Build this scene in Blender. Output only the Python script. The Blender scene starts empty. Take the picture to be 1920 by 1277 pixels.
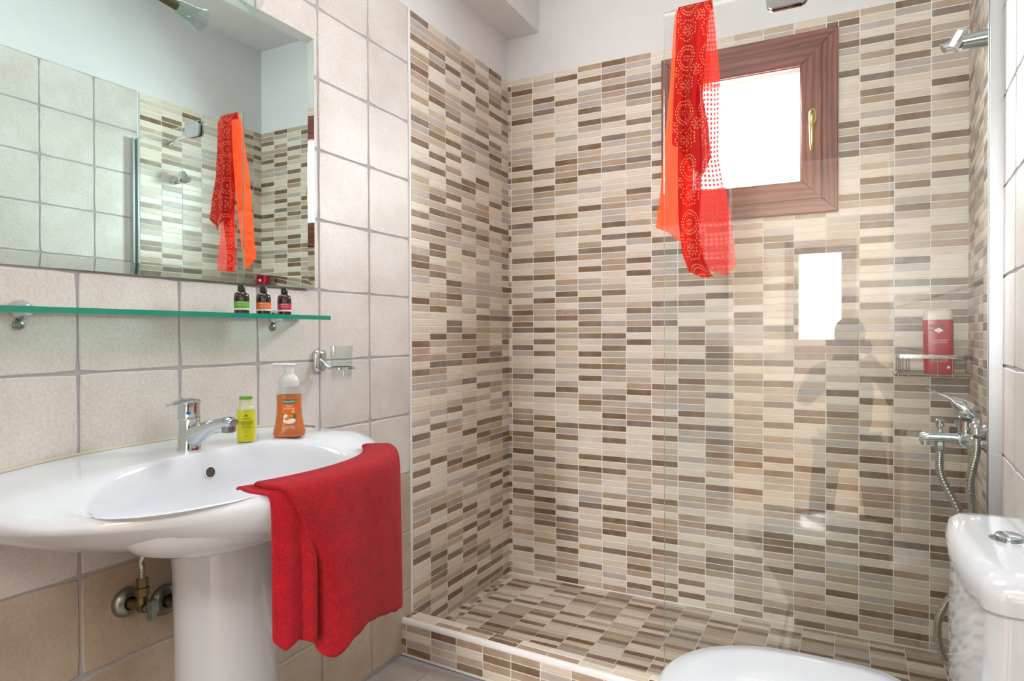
import bpy, math, random
from mathutils import Vector, Matrix
import bmesh
random.seed(7)
sc = bpy.context.scene
COL = sc.collection
pi = math.pi

# ------------------------------------------------------------------ camera
cam_data = bpy.data.cameras.new('camera')
cam = bpy.data.objects.new('camera', cam_data)
COL.objects.link(cam)
yaw, pitch, roll = 0.4571, -0.01049, 0.00306
Rm = Matrix.Rotation(yaw, 3, 'Z') @ Matrix.Rotation(pitch, 3, 'X') @ Matrix.Rotation(roll, 3, 'Y')
cam.matrix_world = Matrix.Translation((1.38386, -2.49652, 1.09902)) @ (Rm @ Matrix.Rotation(pi / 2, 3, 'X')).to_4x4()
cam_data.sensor_width = 36.0
cam_data.lens = 1183.89 / 1920 * 36
cam_data.shift_x = -51.5 / 1920
cam_data.clip_start = 0.02
sc.camera = cam

# ------------------------------------------------------------------ exposure, sky, lights
sc.view_settings.view_transform = 'Standard'
sc.view_settings.look = 'None'
sc.view_settings.gamma = 1.0
sc.view_settings.use_curve_mapping = False
sc.view_settings.exposure = 0.14
world = bpy.data.worlds.new('sky')
sc.world = world
world.use_nodes = True
bg = world.node_tree.nodes['Background']
bg.inputs['Color'].default_value = (0.90, 0.95, 1.0, 1)
bg.inputs['Strength'].default_value = 5.0


def area_light(name, loc, target, sx, sy, power, color):
    d = bpy.data.lights.new(name, 'AREA')
    d.shape = 'RECTANGLE'; d.size = sx; d.size_y = sy
    d.energy = power; d.color = color
    o = bpy.data.objects.new(name, d); COL.objects.link(o)
    o.location = loc
    o.rotation_euler = (Vector(target) - Vector(loc)).to_track_quat('-Z', 'Y').to_euler()
    return o


area_light('daylight_shower_window', (1.03, 0.16, 1.86), (0.9, -1.2, 0.9), 0.38, 0.40, 40, (0.93, 0.97, 1.0))
area_light('daylight_bedroom_window', (1.13, -5.45, 1.44), (1.13, 0, 1.44), 0.38, 0.80, 90, (0.97, 0.98, 1.0))
area_light('bathroom_fill_light', (0.70, -1.55, 2.66), (0.70, -1.55, 0), 1.0, 1.0, 10, (1.0, 0.99, 0.985))  # added overhead fill for the bathroom, no ceiling lamp is known here
area_light('bedroom_fill_light', (1.1, -3.85, 2.62), (1.1, -3.85, 0), 1.2, 1.2, 125, (1.0, 0.97, 0.93))  # invented fill that brightens the bedroom and doorway, out of sight above the door head

# ------------------------------------------------------------------ materials
def lin(c):
    return tuple((x / 255 / 12.92 if x / 255 <= 0.04045 else ((x / 255 + 0.055) / 1.055) ** 2.4) for x in c) + (1,)


def new_mat(name):
    m = bpy.data.materials.new(name); m.use_nodes = True
    nt = m.node_tree
    return m, nt, nt.nodes['Principled BSDF']


def N(nt, t, **kw):
    n = nt.nodes.new(t)
    for k, v in kw.items():
        setattr(n, k, v)
    return n


def simple(name, rgb, rough=0.5, metal=0.0, **kw):
    m, nt, b = new_mat(name)
    b.inputs['Base Color'].default_value = lin(rgb)
    b.inputs['Roughness'].default_value = rough
    b.inputs['Metallic'].default_value = metal
    for k, v in kw.items():
        b.inputs[k.replace('_', ' ')].default_value = v
    return m


def math_n(nt, op, a, b=None, c=None):
    n = N(nt, 'ShaderNodeMath', operation=op)
    for i, v in enumerate((a, b, c)):
        if v is None:
            continue
        if isinstance(v, (int, float)):
            n.inputs[i].default_value = v
        else:
            nt.links.new(v, n.inputs[i])
    return n.outputs[0]


def noise(nt, vec, scale, detail=3, rough=0.55):
    n = N(nt, 'ShaderNodeTexNoise')
    n.inputs['Scale'].default_value = scale
    n.inputs['Detail'].default_value = detail
    n.inputs['Roughness'].default_value = rough
    if vec is not None:
        nt.links.new(vec, n.inputs['Vector'])
    return n.outputs['Fac']


def mapped(nt, src, scale):
    mp = N(nt, 'ShaderNodeMapping')
    mp.inputs['Scale'].default_value = scale
    nt.links.new(src, mp.inputs['Vector'])
    return mp.outputs[0]


def ramp(nt, fac, stops):
    r = N(nt, 'ShaderNodeValToRGB')
    el = r.color_ramp.elements
    while len(el) < len(stops):
        el.new(0.5)
    for e, (p, c) in zip(el, stops):
        e.position = p; e.color = c
    nt.links.new(fac, r.inputs[0])
    return r.outputs[0]


def bump(nt, b, h, strength, dist=0.001):
    n = N(nt, 'ShaderNodeBump')
    n.inputs['Strength'].default_value = strength
    n.inputs['Distance'].default_value = dist
    nt.links.new(h, n.inputs['Height'])
    nt.links.new(n.outputs[0], b.inputs['Normal'])


# faux-wood mosaic chips: long grain along the chip, a small random shift of tone per chip
TONES = [((124, 97, 70), .09), ((140, 114, 87), .09), ((134, 117, 102), .06), ((176, 152, 127), .12), ((190, 172, 150), .14),
         ((184, 172, 162), .11), ((217, 202, 182), .20), ((225, 213, 197), .19)]


def chip_material(rgb, kind, i):
    m, nt, b = new_mat('mosaic_%s_%d' % (kind, i))
    geo = N(nt, 'ShaderNodeNewGeometry')
    sc_ = (14, 14, 260) if kind == 'wall' else (14, 260, 14)
    f1 = noise(nt, mapped(nt, geo.outputs['Position'], sc_), 1.0, 4, .65)
    f2 = noise(nt, geo.outputs['Position'], 17, 3, .6)
    info = N(nt, 'ShaderNodeObjectInfo')
    c = lin(rgb)
    lo = tuple(x * (0.74 if rgb[0] < 160 else 0.86) for x in c[:3]) + (1,)
    hi = (min(1, c[0] * 1.10), min(1, c[1] * 1.12), min(1, c[2] * 1.16), 1)
    col = ramp(nt, f1, [(0.30, lo), (0.68, hi)])
    mix = N(nt, 'ShaderNodeMix', data_type='RGBA')
    f2r = ramp(nt, f2, [(0.45, (0, 0, 0, 1)), (0.75, (.5, .5, .5, 1))])
    nt.links.new(f2r, mix.inputs[0]); nt.links.new(col, mix.inputs[6])
    mix.inputs[7].default_value = lin(tuple(min(255, int(x * .6 + 88)) for x in rgb))
    hsv = N(nt, 'ShaderNodeHueSaturation')
    nt.links.new(mix.outputs[2], hsv.inputs['Color'])
    rnd = math_n(nt, 'ADD', math_n(nt, 'MULTIPLY', info.outputs['Random'], .5), math_n(nt, 'MULTIPLY', geo.outputs['Random Per Island'], .5))
    nt.links.new(math_n(nt, 'MULTIPLY_ADD', rnd, 0.16, 0.93), hsv.inputs['Value'])
    hsv.inputs['Saturation'].default_value = 1.0
    nt.links.new(hsv.outputs[0], b.inputs['Base Color'])
    b.inputs['Roughness'].default_value = 0.34
    bump(nt, b, f1, .25, .0006)
    return m


CHIP = {k: [chip_material(t[0], k, i) for i, t in enumerate(TONES)] for k in ('wall', 'floor')}


def stone_material(name, base, dark, rough=0.45, bstr=0.5):
    m, nt, b = new_mat(name)
    geo = N(nt, 'ShaderNodeNewGeometry'); info = N(nt, 'ShaderNodeObjectInfo')
    big = noise(nt, geo.outputs['Position'], 5.0, 5, .6)
    fine = noise(nt, geo.outputs['Position'], 160, 4, .6)
    col = ramp(nt, big, [(0.30, lin(dark)), (0.62, lin(base))])
    mix = N(nt, 'ShaderNodeMix', data_type='RGBA', blend_type='MULTIPLY')
    mix.inputs[0].default_value = 1.0
    nt.links.new(col, mix.inputs[6])
    nt.links.new(ramp(nt, fine, [(0.3, (.86, .85, .84, 1)), (0.6, (1, 1, 1, 1))]), mix.inputs[7])
    hsv = N(nt, 'ShaderNodeHueSaturation')
    nt.links.new(math_n(nt, 'MULTIPLY_ADD', info.outputs['Random'], 0.07, 0.965), hsv.inputs['Value'])
    nt.links.new(mix.outputs[2], hsv.inputs['Color'])
    nt.links.new(hsv.outputs[0], b.inputs['Base Color'])
    b.inputs['Roughness'].default_value = rough
    mid = noise(nt, geo.outputs['Position'], 38, 5, .7)
    h = math_n(nt, 'ADD', math_n(nt, 'MULTIPLY', mid, 1.0), math_n(nt, 'MULTIPLY', fine, .35))
    bump(nt, b, h, bstr, .002)
    return m


M = {}
M['stone'] = stone_material('stone_tile_pale', (220, 214, 210), (206, 197, 189))
M['stone_tan'] = stone_material('stone_tile_tan', (200, 184, 166), (176, 156, 134))
M['stone_floor'] = stone_material('stone_tile_floor', (176, 168, 160), (146, 138, 130), .4)


def plaster_mat():
    m, nt, b = new_mat('white_plaster')
    geo = N(nt, 'ShaderNodeNewGeometry')
    f = noise(nt, geo.outputs['Position'], 2.2, 4, .6)
    nt.links.new(ramp(nt, f, [(.35, lin((218, 219, 220))), (.65, lin((228, 228, 228)))]), b.inputs['Base Color'])
    b.inputs['Roughness'].default_value = .8
    bump(nt, b, noise(nt, geo.outputs['Position'], 30, 4, .6), .12, .002)
    return m


M['plaster'] = plaster_mat()
M['grout_white'] = simple('grout_white', (238, 235, 230), .8)
M['grout_grey'] = simple('grout_grey', (172, 168, 172), .85)
M['trim_white'] = simple('trim_white', (234, 233, 232), .25)
M['porcelain'] = simple('porcelain', (216, 221, 228), .07, 0, Coat_Weight=.6, Coat_Roughness=.03)
M['chrome'] = simple('chrome', (205, 212, 216), .07, 1)
M['chrome_dull'] = simple('chrome_dull', (150, 156, 150), .28, 1)
M['steel_wire'] = simple('steel_wire', (190, 188, 180), .18, 1)
M['brass_old'] = simple('brass_old', (128, 116, 84), .4, 1)
M['brass'] = simple('brass', (214, 190, 120), .18, 1)
M['black'] = simple('black_plastic', (18, 18, 19), .35)
M['dark'] = simple('dark_void', (20, 18, 17), .8)
M['white_plastic'] = simple('white_plastic', (224, 226, 228), .3)
M['milky_plastic'] = simple('milky_plastic', (236, 242, 240), .3, 0, Transmission_Weight=.35)
M['amber'] = simple('amber_plastic', (46, 14, 8), .12, 0, Coat_Weight=.5)
M['label_dark'] = simple('label_dark', (22, 18, 18), .3)
M['label_green'] = simple('label_green', (92, 176, 32), .4)
M['label_orange'] = simple('label_orange', (232, 108, 24), .4)
M['label_crimson'] = simple('label_crimson', (190, 22, 62), .4)
M['label_white'] = simple('label_white', (238, 236, 230), .4)
M['label_teal'] = simple('label_teal', (14, 122, 110), .4)
M['ink_grey'] = simple('ink_grey', (96, 96, 60), .5)
M['ink_white'] = simple('ink_white', (245, 240, 232), .5)
M['ink_navy'] = simple('ink_navy', (30, 34, 66), .5)
M['ink_pale'] = simple('ink_pale', (190, 186, 190), .5)
M['gel_red'] = simple('gel_red_plastic', (184, 16, 38), .25, 0, Coat_Weight=.3)
M['cap_pale'] = simple('cap_pale', (226, 212, 204), .3)
M['cap_green'] = simple('cap_green', (104, 168, 60), .35)
M['lemon'] = simple('lemon_liquid', (226, 222, 18), .15, 0, Transmission_Weight=.15, Coat_Weight=.4)
M['frosted'] = simple('frosted_plastic', (226, 234, 200), .3, 0, Transmission_Weight=.3)
M['orange_liquid'] = simple('orange_liquid', (226, 128, 62), .1, 0, Transmission_Weight=.35, Coat_Weight=.5)
M['orange_label'] = simple('orange_label', (228, 112, 30), .3)
M['yellow'] = simple('yellow_print', (246, 200, 24), .4)
M['blue_dot'] = simple('blue_dot', (20, 110, 190), .3)
M['red_dot'] = simple('red_dot', (150, 16, 40), .3)
M['red_card'] = simple('red_card', (176, 22, 40), .4)
M['white_card'] = simple('white_card', (238, 236, 230), .5)
M['alu'] = simple('satin_aluminium', (206, 210, 212), .3, 1)
M['bedroom'] = simple('bedroom_wall_paint', (236, 222, 206), .8)
M['bedroom_wood'] = simple('bedroom_floor_wood', (168, 130, 96), .4)
M['mirror'] = simple('silvered_mirror', (222, 242, 238), .01, 1)
M['mirror_edge'] = simple('mirror_edge', (120, 140, 136), .2)
M['cloth_dark'] = simple('dark_clothing', (40, 42, 48), .9)
M['skin'] = simple('skin', (200, 150, 124), .5)
M['hair'] = simple('dark_hair', (40, 30, 26), .7)
M['denim'] = simple('denim', (70, 78, 96), .9)
M['leaf'] = simple('leaf_green', (96, 128, 70), .5)
M['petal'] = simple('petal_yellow', (232, 196, 84), .5)
M['vase_green'] = simple('green_vase', (110, 172, 60), .15)


def thin_glass(name, tint, ior=1.5, rough=0.0):
    """thin clear sheet: transparent with Fresnel gloss, the same for every ray"""
    m = bpy.data.materials.new(name); m.use_nodes = True
    nt = m.node_tree; nt.nodes.clear()
    out = N(nt, 'ShaderNodeOutputMaterial')
    mix = N(nt, 'ShaderNodeMixShader'); tr = N(nt, 'ShaderNodeBsdfTransparent'); gl = N(nt, 'ShaderNodeBsdfGlossy')
    fr = N(nt, 'ShaderNodeFresnel'); g_ = N(nt, 'ShaderNodeNewGeometry')
    # both faces of the sheet see the same air-to-glass step
    nt.links.new(math_n(nt, 'MULTIPLY_ADD', g_.outputs['Backfacing'], 1 / ior - ior, ior), fr.inputs['IOR'])
    tr.inputs['Color'].default_value = tint
    gl.inputs['Roughness'].default_value = rough
    gl.inputs['Color'].default_value = (1, 1, 1, 1)
    nt.links.new(fr.outputs[0], mix.inputs[0]); nt.links.new(tr.outputs[0], mix.inputs[1]); nt.links.new(gl.outputs[0], mix.inputs[2])
    nt.links.new(mix.outputs[0], out.inputs[0])
    return m


M['screen_glass'] = thin_glass('screen_glass', (.965, .985, .975, 1), 1.5)
M['window_glass'] = thin_glass('window_glass', (.97, .985, .98, 1), 1.45)
M['clear_glass'] = thin_glass('clear_glass', (.93, .95, .945, 1), 1.45)
M['smoked_glass'] = thin_glass('shade_glass', (.80, .88, .86, 1), 1.5)
M['screen_edge'] = simple('screen_glass_edge', (150, 205, 190), .1, 0, Transmission_Weight=.4)
M['shelf_edge'] = simple('shelf_glass_edge', (8, 140, 118), .12, 0, Coat_Weight=.4)
M['shelf_glass'] = thin_glass('shelf_glass_face', (.70, .90, .84, 1), 1.5)


def wood_mat():
    m, nt, b = new_mat('window_wood_grain')
    tc = N(nt, 'ShaderNodeTexCoord')
    v = mapped(nt, tc.outputs['Object'], (2.2, 16, 16))
    n1 = noise(nt, v, 1.6, 5, .6)
    w = N(nt, 'ShaderNodeTexWave'); w.wave_type = 'BANDS'; w.bands_direction = 'Z'
    w.inputs['Scale'].default_value = .9; w.inputs['Distortion'].default_value = 9; w.inputs['Detail'].default_value = 3
    w.inputs['Detail Scale'].default_value = 1.1
    nt.links.new(v, w.inputs['Vector'])
    f = math_n(nt, 'ADD', math_n(nt, 'MULTIPLY', n1, .75), math_n(nt, 'MULTIPLY', w.outputs['Fac'], .3))
    nt.links.new(ramp(nt, f, [(.25, lin((84, 42, 34))), (.5, lin((122, 66, 52))), (.75, lin((146, 86, 66)))]), b.inputs['Base Color'])
    b.inputs['Roughness'].default_value = .38
    bump(nt, b, f, .15, .001)
    return m


M['wood'] = wood_mat()


def terry_mat(name, c0, c1, band=False):
    m, nt, b = new_mat(name)
    geo = N(nt, 'ShaderNodeNewGeometry')
    f = noise(nt, geo.outputs['Position'], 300, 3, .7)
    g = noise(nt, geo.outputs['Position'], 30, 3, .6)
    h = math_n(nt, 'ADD', math_n(nt, 'MULTIPLY', f, .7), math_n(nt, 'MULTIPLY', g, .3))
    nt.links.new(ramp(nt, h, [(.32, lin(c0)), (.62, lin(c1))]), b.inputs['Base Color'])
    b.inputs['Roughness'].default_value = .95
    b.inputs['Sheen Weight'].default_value = .06
    b.inputs['Sheen Tint'].default_value = lin((255, 120, 130))
    bump(nt, b, f, .9, .004)
    return m


M['towel'] = terry_mat('red_terry', (118, 0, 10), (184, 0, 24))
M['towel_band'] = terry_mat('red_terry_band', (146, 0, 16), (192, 2, 34))


def scarf_mat(name, ground, alpha_lo, dots=True, check=False):
    """red voile: flower and paisley rings of dots in print, a woven check where sheer"""
    m, nt, b = new_mat(name)
    uvn = N(nt, 'ShaderNodeUVMap'); uvn.uv_map = 'UVMap'
    sep = N(nt, 'ShaderNodeSeparateXYZ'); nt.links.new(uvn.outputs[0], sep.inputs[0])
    u, v = sep.outputs[0], sep.outputs[1]
    col = lin(ground)
    mixc = N(nt, 'ShaderNodeMix', data_type='RGBA')
    mixc.inputs[6].default_value = col
    mixc.inputs[7].default_value = lin((250, 196, 130))
    if dots:
        # cells of 7 x 9 cm, alternating flower and paisley rings
        def cell(off_u, off_v, petals, sx, sy, ru):
            cu = math_n(nt, 'SUBTRACT', math_n(nt, 'FRACT', math_n(nt, 'DIVIDE', math_n(nt, 'ADD', u, off_u), .075)), .5)
            cv = math_n(nt, 'SUBTRACT', math_n(nt, 'FRACT', math_n(nt, 'DIVIDE', math_n(nt, 'ADD', v, off_v), .15)), .5)
            x = math_n(nt, 'MULTIPLY', cu, .075 * sx); y = math_n(nt, 'MULTIPLY', cv, .15 * sy)
            r = math_n(nt, 'SQRT', math_n(nt, 'ADD', math_n(nt, 'MULTIPLY', x, x), math_n(nt, 'MULTIPLY', y, y)))
            a = math_n(nt, 'ARCTAN2', y, x)
            wob = math_n(nt, 'MULTIPLY', math_n(nt, 'ABSOLUTE', math_n(nt, 'SINE', math_n(nt, 'MULTIPLY', a, petals / 2))), .006)
            rr = math_n(nt, 'ADD', r, math_n(nt, 'MULTIPLY', wob, -1 if petals > 2 else 1))
            k = math_n(nt, 'DIVIDE', rr, .0068)
            fr = math_n(nt, 'ABSOLUTE', math_n(nt, 'SUBTRACT', math_n(nt, 'FRACT', k), .5))
            ring = math_n(nt, 'MULTIPLY', math_n(nt, 'LESS_THAN', fr, .19), math_n(nt, 'GREATER_THAN', math_n(nt, 'ABSOLUTE', math_n(nt, 'SUBTRACT', math_n(nt, 'FLOOR', k), 2)), .5) if petals != 5 else 1.0)
            n_ = math_n(nt, 'MULTIPLY_ADD', math_n(nt, 'FLOOR', k), 6.0, 4.0)
            an = math_n(nt, 'FRACT', math_n(nt, 'MULTIPLY', math_n(nt, 'DIVIDE', a, 2 * pi), n_))
            dot = math_n(nt, 'LESS_THAN', math_n(nt, 'ABSOLUTE', math_n(nt, 'SUBTRACT', an, .5)), .26)
            ins = math_n(nt, 'LESS_THAN', rr, ru)
            return math_n(nt, 'MULTIPLY', math_n(nt, 'MULTIPLY', ring, dot), ins)
        d1 = cell(0.0, 0.0, 9, 1, 1, .0265)
        d2 = cell(0.0, 0.075, 2, 1.05, .74, .034)
        d3 = cell(.0375, .036, 5, 1, 1, .014)
        d = math_n(nt, 'MAXIMUM', math_n(nt, 'MAXIMUM', d1, d2), d3)
        nt.links.new(d, mixc.inputs[0])
    else:
        mixc.inputs[0].default_value = 0
        d = None
    nt.links.new(mixc.outputs[2], b.inputs['Base Color'])
    b.inputs['Roughness'].default_value = .8
    if check:
        cu = math_n(nt, 'LESS_THAN', math_n(nt, 'FRACT', math_n(nt, 'DIVIDE', u, .013)), .5)
        cv = math_n(nt, 'LESS_THAN', math_n(nt, 'FRACT', math_n(nt, 'DIVIDE', v, .013)), .5)
        s = math_n(nt, 'ADD', cu, cv)
        al = math_n(nt, 'MULTIPLY_ADD', s, (1 - alpha_lo) / 2, alpha_lo)
    else:
        al = math_n(nt, 'ADD', alpha_lo, 0.0)
    # light passes through the voile
    tl = N(nt, 'ShaderNodeBsdfTranslucent'); tl.inputs[0].default_value = col
    tr = N(nt, 'ShaderNodeBsdfTransparent')
    m1 = N(nt, 'ShaderNodeMixShader'); m1.inputs[0].default_value = .45
    nt.links.new(b.outputs[0], m1.inputs[1]); nt.links.new(tl.outputs[0], m1.inputs[2])
    m2 = N(nt, 'ShaderNodeMixShader')
    nt.links.new(al, m2.inputs[0])
    nt.links.new(tr.outputs[0], m2.inputs[1]); nt.links.new(m1.outputs[0], m2.inputs[2])
    out = nt.nodes['Material Output']
    nt.links.new(m2.outputs[0], out.inputs[0])
    return m


M['scarf_print'] = scarf_mat('scarf_print', (192, 14, 10), .95)
M['scarf_plain'] = scarf_mat('scarf_plain', (222, 66, 16), .84, dots=False)
M['scarf_check'] = scarf_mat('scarf_check', (206, 28, 16), .52, dots=False, check=True)

# ------------------------------------------------------------------ geometry helpers
PARENT_WORLD = {}


def tagp(o, label=None, cat=None, group=None, kind=None):
    if label: o['label'] = label
    if cat: o['category'] = cat
    if group: o['group'] = group
    if kind: o['kind'] = kind
    return o


def thing(name, label, cat, loc=(0, 0, 0), group=None):
    o = bpy.data.objects.new(name, None); COL.objects.link(o)
    o.location = loc; o.empty_display_size = .05
    PARENT_WORLD[o] = Vector(loc)
    return tagp(o, label, cat, group)


class MB:
    def __init__(s):
        s.v = []; s.f = []; s.m = []; s.cur = 0

    def add(s, vs, fs):
        o = len(s.v); s.v += [tuple(p) for p in vs]
        for f in fs:
            s.f.append([i + o for i in f]); s.m.append(s.cur)
        return s

    def box(s, a, b, M4=None):
        (x0, y0, z0), (x1, y1, z1) = a, b
        vs = [Vector(p) for p in ((x0, y0, z0), (x1, y0, z0), (x1, y1, z0), (x0, y1, z0), (x0, y0, z1), (x1, y0, z1), (x1, y1, z1), (x0, y1, z1))]
        if M4 is not None: vs = [M4 @ p for p in vs]
        return s.add(vs, [(0, 3, 2, 1), (4, 5, 6, 7), (0, 1, 5, 4), (1, 2, 6, 5), (2, 3, 7, 6), (3, 0, 4, 7)])

    def loft(s, rings, closed=True, cap0=True, cap1=True):
        n = len(rings[0]); vs = [p for r in rings for p in r]; fs = []
        for i in range(len(rings) - 1):
            for j in range(n if closed else n - 1):
                k = (j + 1) % n
                fs.append((i * n + j, i * n + k, (i + 1) * n + k, (i + 1) * n + j))
        if cap0: fs.append(tuple(reversed(range(n))))
        if cap1: fs.append(tuple(range((len(rings) - 1) * n, len(rings) * n)))
        return s.add(vs, fs)

    def lathe(s, prof, M4=None, n=28, sx=1, sy=1, cap=True):
        """prof: (r, z) list, around local z"""
        rings = []
        for r, z in prof:
            ring = [Vector((r * sx * math.cos(2 * pi * k / n), r * sy * math.sin(2 * pi * k / n), z)) for k in range(n)]
            if M4 is not None: ring = [M4 @ p for p in ring]
            rings.append(ring)
        return s.loft(rings, True, cap, cap)

    def tube(s, pts, rad, n=10, cap=True):
        pts = [Vector(p) for p in pts]; rings = []
        if not hasattr(rad, '__len__'): rad = [rad] * len(pts)
        t = (pts[1] - pts[0]).normalized()
        up = Vector((0, 0, 1)) if abs(t.z) < .9 else Vector((1, 0, 0))
        nrm = (up - t * up.dot(t)).normalized()
        for i, p in enumerate(pts):
            if i < len(pts) - 1: t1 = (pts[i + 1] - p).normalized()
            else: t1 = (p - pts[i - 1]).normalized()
            if i: t1 = (t1 + (p - pts[i - 1]).normalized()).normalized()
            nrm = (nrm - t1 * nrm.dot(t1)).normalized(); bi = t1.cross(nrm)
            rings.append([p + (nrm * math.cos(2 * pi * k / n) + bi * math.sin(2 * pi * k / n)) * rad[i] for k in range(n)])
        return s.loft(rings, True, cap, cap)

    def build(s, name, mat, parent=None, smooth=False, world=False, auto=40, bevel=0, **tags):
        me = bpy.data.meshes.new(name)
        vs = s.v
        if world and parent is not None and parent in PARENT_WORLD:
            o = PARENT_WORLD[parent]
            vs = [(p[0] - o[0], p[1] - o[1], p[2] - o[2]) for p in vs]
        me.from_pydata(vs, [], s.f)
        mats = mat if isinstance(mat, (list, tuple)) else [mat]
        for mm in mats: me.materials.append(mm)
        if len(mats) > 1: me.polygons.foreach_set('material_index', s.m)
        bm = bmesh.new(); bm.from_mesh(me)
        bmesh.ops.recalc_face_normals(bm, faces=bm.faces)
        if bevel:
            es = [e for e in bm.edges if len(e.link_faces) == 2 and e.calc_face_angle(0) > .6]
            bmesh.ops.bevel(bm, geom=es, offset=bevel, segments=2, affect='EDGES', clamp_overlap=True)
        bm.to_mesh(me); bm.free()
        if smooth:
            me.polygons.foreach_set('use_smooth', [True] * len(me.polygons))
            try: me.set_sharp_from_angle(angle=math.radians(auto))
            except Exception: pass
        o = bpy.data.objects.new(name, me); COL.objects.link(o)
        if parent is not None:
            o.parent = parent
            PARENT_WORLD[o] = PARENT_WORLD.get(parent, Vector((0, 0, 0)))
        else:
            PARENT_WORLD[o] = Vector((0, 0, 0))
        return tagp(o, tags.get('label'), tags.get('cat'), tags.get('group'), tags.get('kind'))


def frame(origin, xd, zd):
    """matrix with local x along xd and z along zd"""
    z = Vector(zd).normalized(); x = Vector(xd); x = (x - z * x.dot(z)).normalized(); y = z.cross(x)
    m = Matrix((x, y, z)).transposed().to_4x4(); m.translation = Vector(origin)
    return m


def spline(pts, n=8):
    P = [Vector(p) for p in pts]; P = [2 * P[0] - P[1]] + P + [2 * P[-1] - P[-2]]; out = []
    for i in range(1, len(P) - 2):
        for k in range(n):
            t = k / n
            out.append(.5 * ((2 * P[i]) + (-P[i - 1] + P[i + 1]) * t + (2 * P[i - 1] - 5 * P[i] + 4 * P[i + 1] - P[i + 2]) * t * t + (-P[i - 1] + 3 * P[i] - 3 * P[i + 1] + P[i + 2]) * t ** 3))
    out.append(P[-2]); return out


def text(body, size, mat, parent, M4, name='lettering', ax='CENTER', ext=.00015):
    cu = bpy.data.curves.new(name, 'FONT'); cu.body = body; cu.size = size; cu.align_x = ax; cu.align_y = 'CENTER'
    cu.extrude = ext; cu.resolution_u = 2; cu.materials.append(mat)
    o = bpy.data.objects.new(name, cu); COL.objects.link(o)
    dg = bpy.context.evaluated_depsgraph_get()
    me = bpy.data.meshes.new_from_object(o.evaluated_get(dg)); bpy.data.objects.remove(o)
    o = bpy.data.objects.new(name, me); COL.objects.link(o)
    if parent is not None: o.parent = parent
    o.matrix_local = Matrix.Translation(-PARENT_WORLD.get(parent, Vector((0, 0, 0)))) @ M4
    return o


# ------------------------------------------------------------------ tile laying
PZ, PX = 0.0257, 0.10709
TILE_TOP = 2.2335
ROWS = [(TILE_TOP - (k + 1) * PZ, TILE_TOP - k * PZ) for k in range(86)]
CAMP = cam.matrix_world.translation.copy()
CAMI = cam.matrix_world.inverted()


def screen(p):
    q = CAMI @ p
    if q.z > -.05: return None
    return (q.x / -q.z * 1183.89 + 960 + 51.5, 638.5 - q.y / -q.z * 1183.89, -q.z)


chip_cache = {}


def chip_mesh(w, h, mat, t=.0014, c=.0009):
    key = (round(w, 4), round(h, 4), mat.name)
    if key in chip_cache: return chip_cache[key]
    a, b = w / 2, h / 2
    vs = [(-a, -b, 0), (a, -b, 0), (a, b, 0), (-a, b, 0), (-a, -b, t - c * .6), (a, -b, t - c * .6), (a, b, t - c * .6), (-a, b, t - c * .6),
          (-a + c, -b + c, t), (a - c, -b + c, t), (a - c, b - c, t), (-a + c, b - c, t)]
    fs = []
    for k in range(4):
        j = (k + 1) % 4
        fs += [(k, j, 4 + j, 4 + k), (4 + k, 4 + j, 8 + j, 8 + k)]
    fs.append((8, 9, 10, 11))
    me = bpy.data.meshes.new('mosaic_tile'); me.from_pydata(vs, [], fs); me.materials.append(mat)
    chip_cache[key] = me
    return me


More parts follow.
